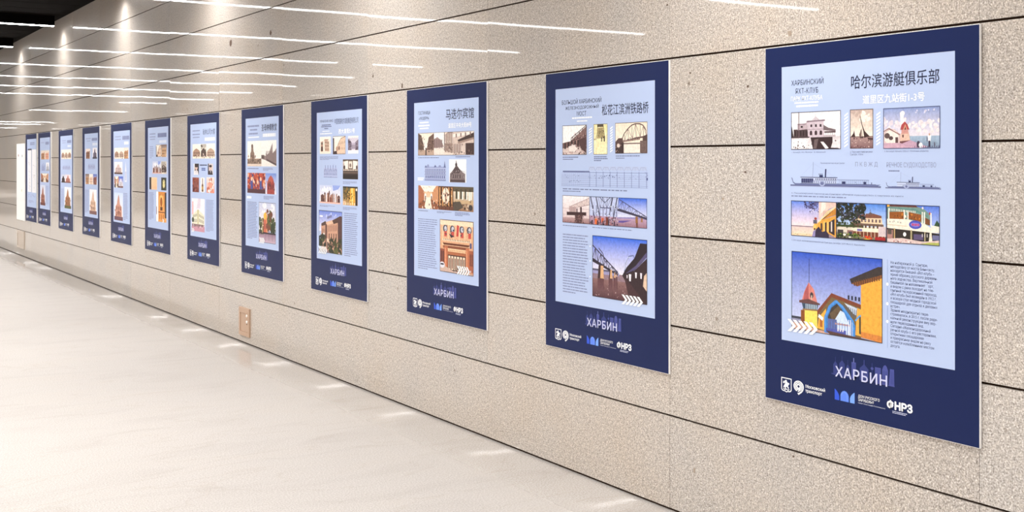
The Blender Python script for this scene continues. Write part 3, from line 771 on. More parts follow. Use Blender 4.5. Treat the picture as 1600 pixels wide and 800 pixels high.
def church_bw(a):
    sky(a, (252, 252, 252), (246, 242, 242)); a.poly([(.05, 1), (.05, .62), (.2, .5), (.34, .36), (.38, .26), (.4, .1), (.42, .02), (.44, .1), (.47, .26), (.6, .4), (.8, .56), (.94, .62), (.94, 1)], (130, 116, 116)); a.poly([(.2, .5), (.36, .32), (.5, .32), (.66, .5), (.6, .6), (.24, .6)], (84, 70, 72)); a.row(4, .2, .64, .7, .82, .45, (70, 56, 58), arch=True); a.blobs(36, .06, .5, .9, .98, .03, [(66, 52, 54), (176, 164, 164), (110, 94, 96)]); a.rect(.06, .88, .94, .98, (84, 68, 70)); a.poly([(.36, .2), (.42, .12), (.48, .2), (.47, .3), (.37, .3)], (70, 58, 60)); a.line(.4, .4, .95, .56, .012, (60, 50, 52))

def hall(a, wall=(226, 176, 130), floor=(150, 90, 60)):
    a.rect(0, 0, 1, 1, wall, (250, 226, 196)); a.poly([(0, 0), (1, 0), (.7, .26), (.3, .26)], (250, 240, 224)); a.poly([(.1, 0), (.3, .26), (.3, .62), (0, .8), (0, 0)], (176, 110, 78)); a.poly([(.9, 0), (.7, .26), (.7, .62), (1, .8), (1, 0)], (206, 146, 104)); a.poly([(0, .8), (.3, .6), (.7, .6), (1, .8), (1, 1), (0, 1)], floor); a.poly([(.4, .5), (.6, .5), (.7, 1), (.3, 1)], (252, 234, 214)); a.ell(.36, .46, .05, .13, (252, 246, 240)); a.ell(.66, .46, .05, .13, (252, 244, 234)); a.rect(.34, .44, .39, .6, (110, 70, 56)); a.rect(.64, .44, .69, .6, (110, 70, 56)); a.blobs(30, 0, .6, 1, 1, .05, [(110, 66, 50), (246, 226, 206), (66, 40, 36)]); a.blobs(14, .1, .02, .9, .3, .03, [(255, 246, 226), (190, 120, 82)])

def bar_room(a):
    a.rect(0, 0, 1, 1, (96, 62, 44), (60, 38, 30)); a.row(5, 0, .05, 1, .9, .4, (206, 150, 96)); a.ell(.5, .4, .24, .34, (246, 226, 206)); a.rect(.42, .3, .58, .7, (226, 190, 166)); a.blobs(30, .1, .1, .9, .9, .05, [(250, 214, 160), (126, 80, 50), (52, 34, 30)]); a.rect(0, .84, 1, 1, (110, 70, 54)); a.row(3, .1, .0, .9, 1, .1, (66, 42, 34))

def dining_room(a):
    a.rect(0, 0, 1, 1, (236, 222, 196), (150, 110, 80)); a.rect(0, 0, 1, .2, (96, 84, 66)); a.row(4, .05, .1, .95, .5, .4, (70, 66, 50)); a.row(4, .15, .2, .99, .52, .28, (255, 250, 236)); a.rect(.0, .56, 1, .7, (200, 170, 132)); a.blobs(24, 0, .6, 1, 1, .06, [(70, 52, 44), (226, 206, 180), (120, 86, 60)]); a.poly([(.0, .64), (.34, .6), (.5, .84), (.2, 1), (0, 1)], (86, 76, 66)); a.ell(.86, .84, .1, .12, (66, 60, 62)); a.rect(.76, .2, .84, .56, (250, 246, 226))

def hotel_front(a):
    a.rect(0, 0, 1, 1, (236, 190, 150), (214, 150, 110)); a.rect(0, 0, 1, .1, (250, 222, 190)); a.row(6, 0, .0, 1, .4, .1, (250, 216, 180))
    for i, x in enumerate((.16, .38, .66, .88)):
        a.ell(x, .17, .07, .07, (70, 74, 92)); a.ell(x + .01, .17, .04, .05, (206, 206, 214)); a.rect(x - .03, .22, x + .05, .32, (206, 84, 74), up=True); a.blobs(5, x - .06, .12, x + .06, .28, .02, [(60, 56, 70)])
    a.poly([(.52, .08), (.58, .1), (.56, .3), (.5, .3)], (200, 62, 60)); a.poly([(.28, .26), (.44, .3), (.34, .34)], (56, 48, 56)); a.rect(.08, .36, .9, .4, (250, 226, 196)); a.row(16, .1, .36, .9, .39, .45, (150, 96, 70)); a.rect(.06, .44, .92, .49, (240, 200, 160)); a.rect(.1, .49, .88, .54, (140, 80, 54)); a.poly([(.08, .44), (.9, .44), (.86, .48), (.12, .48)], (110, 60, 42)); a.rect(.22, .54, .8, .6, (246, 204, 160)); a.rect(.2, .6, .82, .66, (176, 106, 72)); a.row(12, .22, .56, .8, .59, .4, (196, 130, 92))
    for x in (.14, .78):
        a.rect(x, .5, x + .1, .96, (196, 116, 80), up=True); a.rect(x + .02, .54, x + .04, .94, (236, 170, 130), up=True)
    a.rect(.24, .66, .78, .96, (74, 46, 40)); a.row(6, .25, .68, .77, .94, .7, (246, 222, 196)); a.row(6, .25, .72, .77, .92, .34, (110, 64, 52)); a.rect(0, .56, .14, .94, (150, 84, 64)); a.row(2, .02, .6, .13, .8, .5, (70, 44, 44)); a.rect(.88, .54, 1, .94, (170, 96, 70)); a.row(2, .89, .6, .99, .82, .5, (96, 54, 48)); a.poly([(0, .9), (.14, .88), (.4, .96), (1, .97), (1, 1), (0, 1)], (206, 176, 160)); a.ell(.07, .87, .08, .06, (226, 224, 232)); a.rect(.02, .84, .12, .87, (52, 50, 62)); a.rect(.9, .4, .95, .5, (84, 84, 130)); a.blobs(14, .3, .9, .98, .98, .02, [(52, 42, 48), (226, 210, 206)])
    a.frame(.01, (84, 60, 60))

def facade_sepia(a, tone=0):
    sky(a, (252, 244, 232), (248, 232, 214)); k = (150, 108, 86) if tone else (196, 168, 146)
    if tone == 0:
        a.poly([(.1, .3), (.3, .26), (.3, .86), (.1, .88)], (186, 150, 128)); a.poly([(.42, .2), (.62, .16), (.86, .3), (.86, .86), (.46, .84)], (214, 184, 160)); a.row(2, .1, .34, .3, .46, .6, DK); a.row(1, .08, .56, .32, .84, .8, (86, 58, 50), arch=True); a.row(3, .48, .26, .84, .38, .5, (120, 84, 70), .06); a.row(3, .48, .48, .84, .6, .5, (130, 92, 76)); a.row(3, .48, .68, .84, .82, .5, (150, 110, 92)); a.rect(.42, .16, .8, .2, (150, 110, 92))
    elif tone == 1:
        a.poly([(.2, 1), (.36, .6), (.54, .24), (.74, .08), (1, .0), (1, 1)], (232, 202, 176)); a.path([(.3, .66), (.5, .3), (.66, .12), (.98, .04)], .03, (120, 84, 68)); a.row(5, .4, .36, .98, .5, .3, (170, 130, 108), -.1); a.row(5, .36, .62, .98, .74, .3, (180, 140, 118)); a.rect(0, .1, .1, 1, (60, 44, 42)); a.poly([(0, .86), (.3, .8), (.36, 1), (0, 1)], (74, 54, 50)); a.ell(.34, .7, .1, .14, (190, 150, 126)); a.ell(.5, .66, .05, .12, (130, 92, 78)); a.frame(.02, (66, 56, 66))
    else:
        a.rect(0, .1, 1, .9, (214, 206, 218)); a.poly([(0, .2), (.34, .36), (.34, .8), (0, .9)], (96, 80, 96)); a.poly([(1, .2), (.7, .36), (.7, .8), (1, .86)], (120, 104, 120)); a.blobs(40, 0, .2, .34, .85, .06, [(66, 52, 64), (140, 126, 140)]); a.blobs(30, .72, .3, 1, .8, .06, [(76, 60, 72), (150, 136, 150)]); a.rect(.34, .4, .7, .74, (190, 178, 196)); a.row(3, .36, .5, .7, .72, .35, (86, 70, 84)); a.rect(0, .8, 1, 1, (246, 242, 244))

def elevation_blue(a, n=5):
    ink = (128, 136, 184)
    a.rect(.12, .35, .9, .92, (184, 194, 226)); a.row(n, .14, .2, .88, .5, .2, ink); a.row(n + 3, .12, .44, .9, .58, .4, ink); a.row(n + 4, .12, .66, .9, .8, .45, ink); a.rect(.12, .9, .9, .93, ink); a.blobs(30, .14, .3, .86, .95, .03, [(112, 120, 172), (166, 176, 214)]); a.line(.68, .3, .68, .1, .02, ink); a.rect(.12, .6, .9, .62, ink)

def hall_night(a):
    a.rect(0, 0, 1, 1, (226, 206, 190), (40, 30, 28)); a.rect(0, 0, 1, .1, (92, 76, 64)); a.poly([(.1, .1), (.34, .06), (.34, .5), (.1, .46)], (248, 238, 226)); a.poly([(.68, .06), (.94, .1), (.94, .46), (.68, .5)], (248, 238, 226)); a.rect(.36, .04, .66, .5, (110, 92, 82)); a.rect(.4, .1, .62, .44, (236, 222, 206)); a.ell(.5, .3, .06, .1, (130, 108, 96)); a.rect(0, .5, 1, 1, (66, 52, 46)); a.row(9, .02, .5, .98, .58, .6, (222, 204, 186)); a.row(12, 0, .64, 1, .7, .5, (150, 130, 114)); a.rect(0, .78, 1, 1, (44, 36, 30)); a.ell(.1, .4, .06, .1, (60, 46, 42)); a.ell(.92, .4, .05, .1, (70, 54, 50))

def monument(a):
    sky(a, (206, 214, 240), (252, 244, 240)); a.poly([(.62, 0), (1, 0), (.9, .2), (.66, .3)], (150, 170, 230)); a.blobs(16, .1, .1, .6, .4, .1, [(252, 250, 250)])
    a.rect(0, .9, 1, 1, (236, 190, 176))
    for x, w, y in ((.06, .16, .52), (.22, .08, .4), (.36, .1, .42), (.44, .06, .3), (.52, .14, .5), (.62, .05, .42), (.7, .04, .46), (.8, .05, .44), (.86, .12, .54)):
        a.poly([(x, .92), (x, y + .06), (x + w / 2, y - .03), (x + w, y + .06), (x + w, .92)], RNG.choice([(150, 100, 86), (120, 76, 66), (96, 60, 56)]))
    a.poly([(.4, .84), (.5, .64), (.62, .68), (.66, .86), (.56, .92), (.42, .92)], (128, 66, 54)); a.row(6, .2, .5, .9, .9, .14, (244, 206, 180)); a.blobs(30, .02, .55, .96, .9, .03, [(84, 52, 50), (220, 170, 150)])

def golden_hall(a):
    a.rect(0, 0, 1, 1, (70, 84, 60), (196, 150, 90)); a.poly([(.5, .1), (.8, .02), (.84, 1), (.44, 1)], (236, 172, 56)); a.poly([(.58, .1), (.66, .06), (.7, .9), (.6, .9)], (252, 224, 140)); a.rect(0, 0, 1, .08, (46, 44, 40)); a.blobs(40, .05, .1, .5, .8, .08, [(44, 60, 44), (150, 110, 46), (84, 70, 40)]); a.blobs(24, .3, .3, .8, .9, .06, [(250, 210, 110), (120, 74, 30)]); a.rect(.86, .2, .98, 1, (40, 34, 40)); a.ell(.92, .16, .05, .07, (250, 232, 214)); a.row(6, .0, .86, .86, .98, .4, (246, 226, 196)); a.rect(0, .78, .2, 1, (226, 190, 150))

def corner_block(a):
    sky(a, (112, 138, 222), (236, 232, 244), .5); a.ell(.1, .14, .08, .02, (244, 244, 250)); a.blobs(6, .3, .06, .8, .14, .03, [(206, 216, 244)])
    a.poly([(.1, .34), (.24, .28), (.3, .3), (.8, .17), (1, .1), (1, .98), (.1, .96)], (206, 158, 132)); a.poly([(.28, .28), (.8, .16), (.82, .24), (.3, .36)], (232, 190, 160)); a.poly([(.1, .32), (.28, .25), (.32, .28), (.3, .34), (.12, .38)], (84, 62, 56)); a.poly([(.58, .22), (.92, .1), (1, .12), (.82, .26), (.64, .3)], (88, 62, 52)); a.poly([(.28, .28), (.36, .34), (.36, .86), (.28, .86)], (110, 76, 70)); a.poly([(.82, .18), (1, .1), (1, .9), (.82, .8)], (90, 62, 60)); a.row(4, .36, .14, .56, .2, .5, (80, 64, 80), -.05); a.row(6, .38, .36, .8, .5, .3, (140, 96, 84), -.05); a.row(4, .4, .54, .8, .68, .35, (96, 64, 60), -.02); a.row(3, .44, .72, .8, .86, .4, (84, 54, 52)); a.row(3, .12, .44, .27, .56, .4, (140, 98, 84)); a.rect(.34, .66, .44, .92, (232, 196, 170)); a.rect(.36, .74, .41, .92, (66, 44, 44)); a.line(.22, .5, .22, .9, .012, (250, 236, 226)); a.ell(.22, .56, .03, .02, (252, 246, 240))
    a.blobs(60, .0, .58, .28, .84, .05, [(58, 64, 44), (84, 88, 54), (46, 50, 40)]); a.blobs(80, .44, .66, 1, 1, .05, [(62, 66, 42), (96, 98, 56), (44, 50, 36)]); a.poly([(.6, .74), (.72, .66), (.78, .8), (.64, .82)], (72, 70, 44)); a.poly([(0, .92), (.4, .94), (.5, 1), (0, 1)], (150, 128, 130)); a.frame(.01, (66, 56, 70))

def church_old(a, x=.35, k=(140, 116, 100)):
    sky(a, (252, 248, 238), (248, 238, 226)); a.rect(0, .7, 1, 1, (170, 144, 124), (96, 78, 68)); a.poly([(x - .14, .8), (x - .14, .5), (x - .08, .4), (x - .06, .2), (x, .1), (x + .06, .2), (x + .1, .4), (x + .16, .5), (x + .16, .8)], k); a.ell(x, .2, .07, .08, (104, 82, 72)); a.row(3, x - .12, .54, x + .14, .68, .45, (84, 62, 56), arch=True); a.blobs(30, .02, .6, .98, .92, .06, [(84, 64, 54), (196, 170, 148), (120, 98, 84)]); a.rect(0, .9, 1, 1, (226, 206, 190))

def street_towers(a):
    sky(a, (252, 248, 242), (246, 236, 226)); a.poly([(0, .62), (.3, .58), (.5, .5), (.74, .1), (.76, .5), (.9, .4), (1, .3), (1, .9), (0, .72)], (150, 132, 128)); a.row(7, .3, .4, .98, .8, .35, (104, 84, 84), .04); a.poly([(0, .7), (.5, .8), (1, .98), (1, 1), (0, 1)], (244, 236, 228)); a.poly([(.3, .76), (1, .98), (1, .9), (.4, .72)], (92, 74, 76)); a.poly([(.3, .56), (.34, .4), (.38, .56)], (110, 92, 90)); a.rect(0, .56, .2, .7, (96, 78, 74))

def red_church(a, sky_c=(120, 150, 220)):
    sky(a, sky_c, (236, 232, 240)); a.poly([(.16, 1), (.16, .5), (.3, .24), (.5, .1), (.7, .24), (.84, .5), (.84, 1)], (170, 72, 66)); a.ell(.5, .3, .2, .16, (196, 96, 80)); a.row(3, .22, .5, .8, .78, .45, (70, 44, 56), arch=True); a.blobs(20, .1, .4, .9, 1, .06, [(206, 120, 100), (110, 50, 52), (60, 56, 62)])

def icon_wall(a):
    a.rect(0, 0, 1, 1, (196, 84, 60), (150, 60, 50)); a.blobs(40, 0, 0, 1, 1, .1, [(232, 140, 90), (110, 44, 52), (60, 70, 130), (236, 196, 170)]); a.rect(.36, .3, .6, .9, (76, 86, 150)); a.ell(.48, .3, .1, .1, (240, 200, 170)); a.rect(0, .8, 1, 1, (84, 48, 56))

def church_trees(a):
    sky(a, (206, 212, 236), (250, 238, 234), .7); a.blobs(14, .1, .06, .9, .26, .06, [(250, 246, 246)]); a.rect(0, .76, 1, 1, (150, 120, 140), (206, 180, 196)); a.blobs(40, .0, .4, .3, .76, .06, [(84, 96, 52), (56, 66, 42)]); a.poly([(.28, .74), (.28, .46), (.36, .28), (.42, .22), (.5, .32), (.54, .46), (.54, .74)], (206, 110, 84)); a.ell(.38, .34, .1, .09, (246, 190, 70)); a.poly([(.44, .74), (.44, .3), (.5, .36), (.54, .74)], (236, 150, 110)); a.row(2, .3, .52, .5, .66, .4, (110, 56, 52), arch=True); a.blobs(60, .5, .2, .76, .74, .06, [(66, 76, 44), (96, 100, 56), (120, 70, 52)]); a.blobs(40, .74, .4, 1, .76, .06, [(76, 86, 50), (52, 62, 40)]); a.rect(0, .74, 1, .78, (60, 48, 56)); a.rect(.2, .4, .23, .76, (236, 206, 150)); a.row(3, .3, .76, .9, .94, .06, (86, 66, 84)); a.frame(.01, (110, 104, 120))

def store_old(a, k=0):
    sky(a, (252, 244, 230), (246, 230, 210)); c = [(176, 140, 118), (104, 84, 76), (196, 166, 146)][k]
    a.poly([(.05, .8), (.08, .5), (.3, .36), (.5, .3), (.8, .42), (.95, .56), (.95, .86), (.05, .86)], c); a.row(6, .1, .56, .9, .66, .5, (96, 72, 62)); a.row(6, .1, .72, .9, .84, .5, (84, 60, 54)); a.blobs(20, .02, .7, .98, .96, .06, [(110, 84, 74), (226, 204, 186)])
    if k == 1:
        a.row(4, .05, .02, .95, .9, .5, (66, 54, 54)); a.blobs(14, 0, .1, 1, .9, .08, [(214, 200, 190), (60, 50, 50)])

def portrait(a, flip=False):
    a.rect(0, 0, 1, 1, (44, 36, 42) if not flip else (214, 204, 204)); a.poly([(.1, 1), (.2, .66), (.5, .56), (.8, .66), (.95, 1)], (232, 226, 228) if not flip else (52, 44, 50)); a.ell(.5, .36, .26, .22, (222, 190, 176)); a.ell(.5, .22, .28, .12, (60, 46, 46)); a.poly([(.4, .6), (.6, .6), (.5, .9)], (200, 190, 192)); a.rect(.0, 0, .18, 1, (244, 240, 240) if not flip else (56, 46, 54))

def wares(a, c1, c2):
    a.rect(0, 0, 1, 1, c1, c2); a.blobs(24, .05, .05, .95, .95, .12, [tuple(min(255, q + 34) for q in c1), tuple(max(0, q - 40) for q in c2)]); a.ell(.5, .5, .28, .2, tuple(min(255, q + 20) for q in c2))

def bottle_pic(a):
    a.rect(0, 0, 1, 1, (250, 244, 238)); a.poly([(.42, .1), (.58, .1), (.58, .4), (.72, .52), (.72, .96), (.28, .96), (.28, .52), (.42, .4)], (110, 70, 40)); a.rect(.3, .6, .7, .82, (196, 150, 80)); a.rect(.42, .04, .58, .12, (170, 120, 50))

def corner_store(a):
    sky(a, (250, 240, 244), (240, 232, 240)); a.poly([(.4, .3), (.5, 0), (.7, 0), (.66, .3)], (226, 214, 226)); a.poly([(.05, .52), (.5, .32), (.98, .5), (.98, .86), (.5, .78), (.05, .84)], (236, 232, 208)); a.poly([(.44, .34), (.56, .34), (.54, .84), (.46, .84)], (206, 196, 150)); a.row(4, .08, .52, .44, .6, .5, (150, 140, 120), -.06); a.row(4, .56, .46, .96, .54, .5, (150, 140, 120), .08); a.row(4, .08, .64, .44, .74, .5, (160, 150, 130), -.02); a.row(4, .56, .6, .96, .7, .5, (160, 150, 130), .06); a.rect(.02, .78, .98, .86, (150, 120, 120)); a.poly([(0, .86), (1, .84), (1, 1), (0, 1)], (206, 150, 166)); a.ell(.1, .66, .09, .08, (70, 84, 66)); a.rect(.02, .1, .14, .5, (240, 190, 190)); a.blobs(12, .05, .8, .95, .9, .03, [(84, 56, 60), (236, 226, 226)])

def block_pic(a, s1=(236, 222, 206), wall=(190, 140, 100), dark=(84, 54, 44)):
    sky(a, s1, (250, 240, 230)); a.poly([(.08, 1), (.08, .4), (.3, .26), (.6, .3), (.9, .2), (.9, 1)], wall); a.row(4, .12, .42, .88, .56, .45, dark); a.row(4, .12, .66, .88, .8, .45, dark); a.blobs(12, .05, .7, .95, 1, .06, [dark, tuple(min(255, q + 50) for q in wall)])

def tall_pic(a, s1, wall, ground, spire=True):
    sky(a, s1, (250, 244, 244)); a.poly([(.1, .9), (.14, .5), (.3, .42), (.4, .2), (.5, .06) if spire else (.5, .22), (.6, .2), (.66, .42), (.86, .5), (.9, .9)], wall); a.row(3, .2, .5, .8, .62, .4, tuple(max(0, q - 80) for q in wall)); a.row(3, .2, .7, .8, .84, .4, tuple(max(0, q - 90) for q in wall)); a.rect(0, .86, 1, 1, ground); a.blobs(14, .05, .6, .95, .98, .05, [ground, tuple(max(0, q - 60) for q in wall)])

def grand_door(a):
    a.rect(0, 0, 1, 1, (232, 150, 62), (240, 170, 90)); a.rect(0, 0, .2, 1, (252, 250, 248)); a.rect(.84, .02, 1, .86, (58, 44, 40)); a.ell(.5, .3, .2, .22, (250, 196, 110)); a.ell(.5, .34, .12, .16, (176, 96, 40)); a.rect(.4, .5, .62, .62, (96, 54, 34)); a.row(4, .24, .04, .8, .12, .6, (206, 126, 52)); a.rect(.2, .66, .84, .7, (150, 84, 44)); a.row(3, .26, .74, .8, .92, .5, (196, 116, 52)); a.rect(.0, .5, .06, .76, (150, 110, 110))

def skyline_sketch(a):
    for x, y in ((.02, .3), (.14, .5), (.22, .2), (.36, .4), (.5, .1), (.6, .5), (.72, .3), (.86, .2)):
        a.rect(x, y, x + .1, 1, (146, 156, 200), up=(x == .02))
    a.blobs(16, 0, .2, 1, 1, .06, [(112, 120, 172), (176, 186, 222)])

def scroll(a, mark=(120, 128, 160)):
    a.rect(0, 0, 1, 1, (244, 243, 246)); a.blobs(10, .2, .3, .8, .6, .012, [mark]); a.blobs(8, .3, .55, .7, .97, .015, [(140, 100, 80), mark]); a.line(.5, .62, .5, .96, .006, (150, 120, 110))

def chevrons(rect, parent, n=5, flip=False):
    a = Art(rect, 2.2e-3)
    a.clip = False
    w, g = .15, .175
    for i in range(n):
        x = i * g
        a.poly([(x, 0), (x + w * .75, 0), (x + w * .75 + .17, .5), (x + w * .75, 1), (x, 1), (x + .17, .5)], PAPER)
    return a.build('chevron_band', parent)

def hatch(rect, parent, n=10):
    a = Art(rect, 4e-4)
    a.clip = False
    for i in range(n):
        y = i / n
        a.poly([(0, y + .06), (1, y - .02), (1, y + .03), (0, y + .11)], PAPER)
    return a.build('hatch_band', parent)

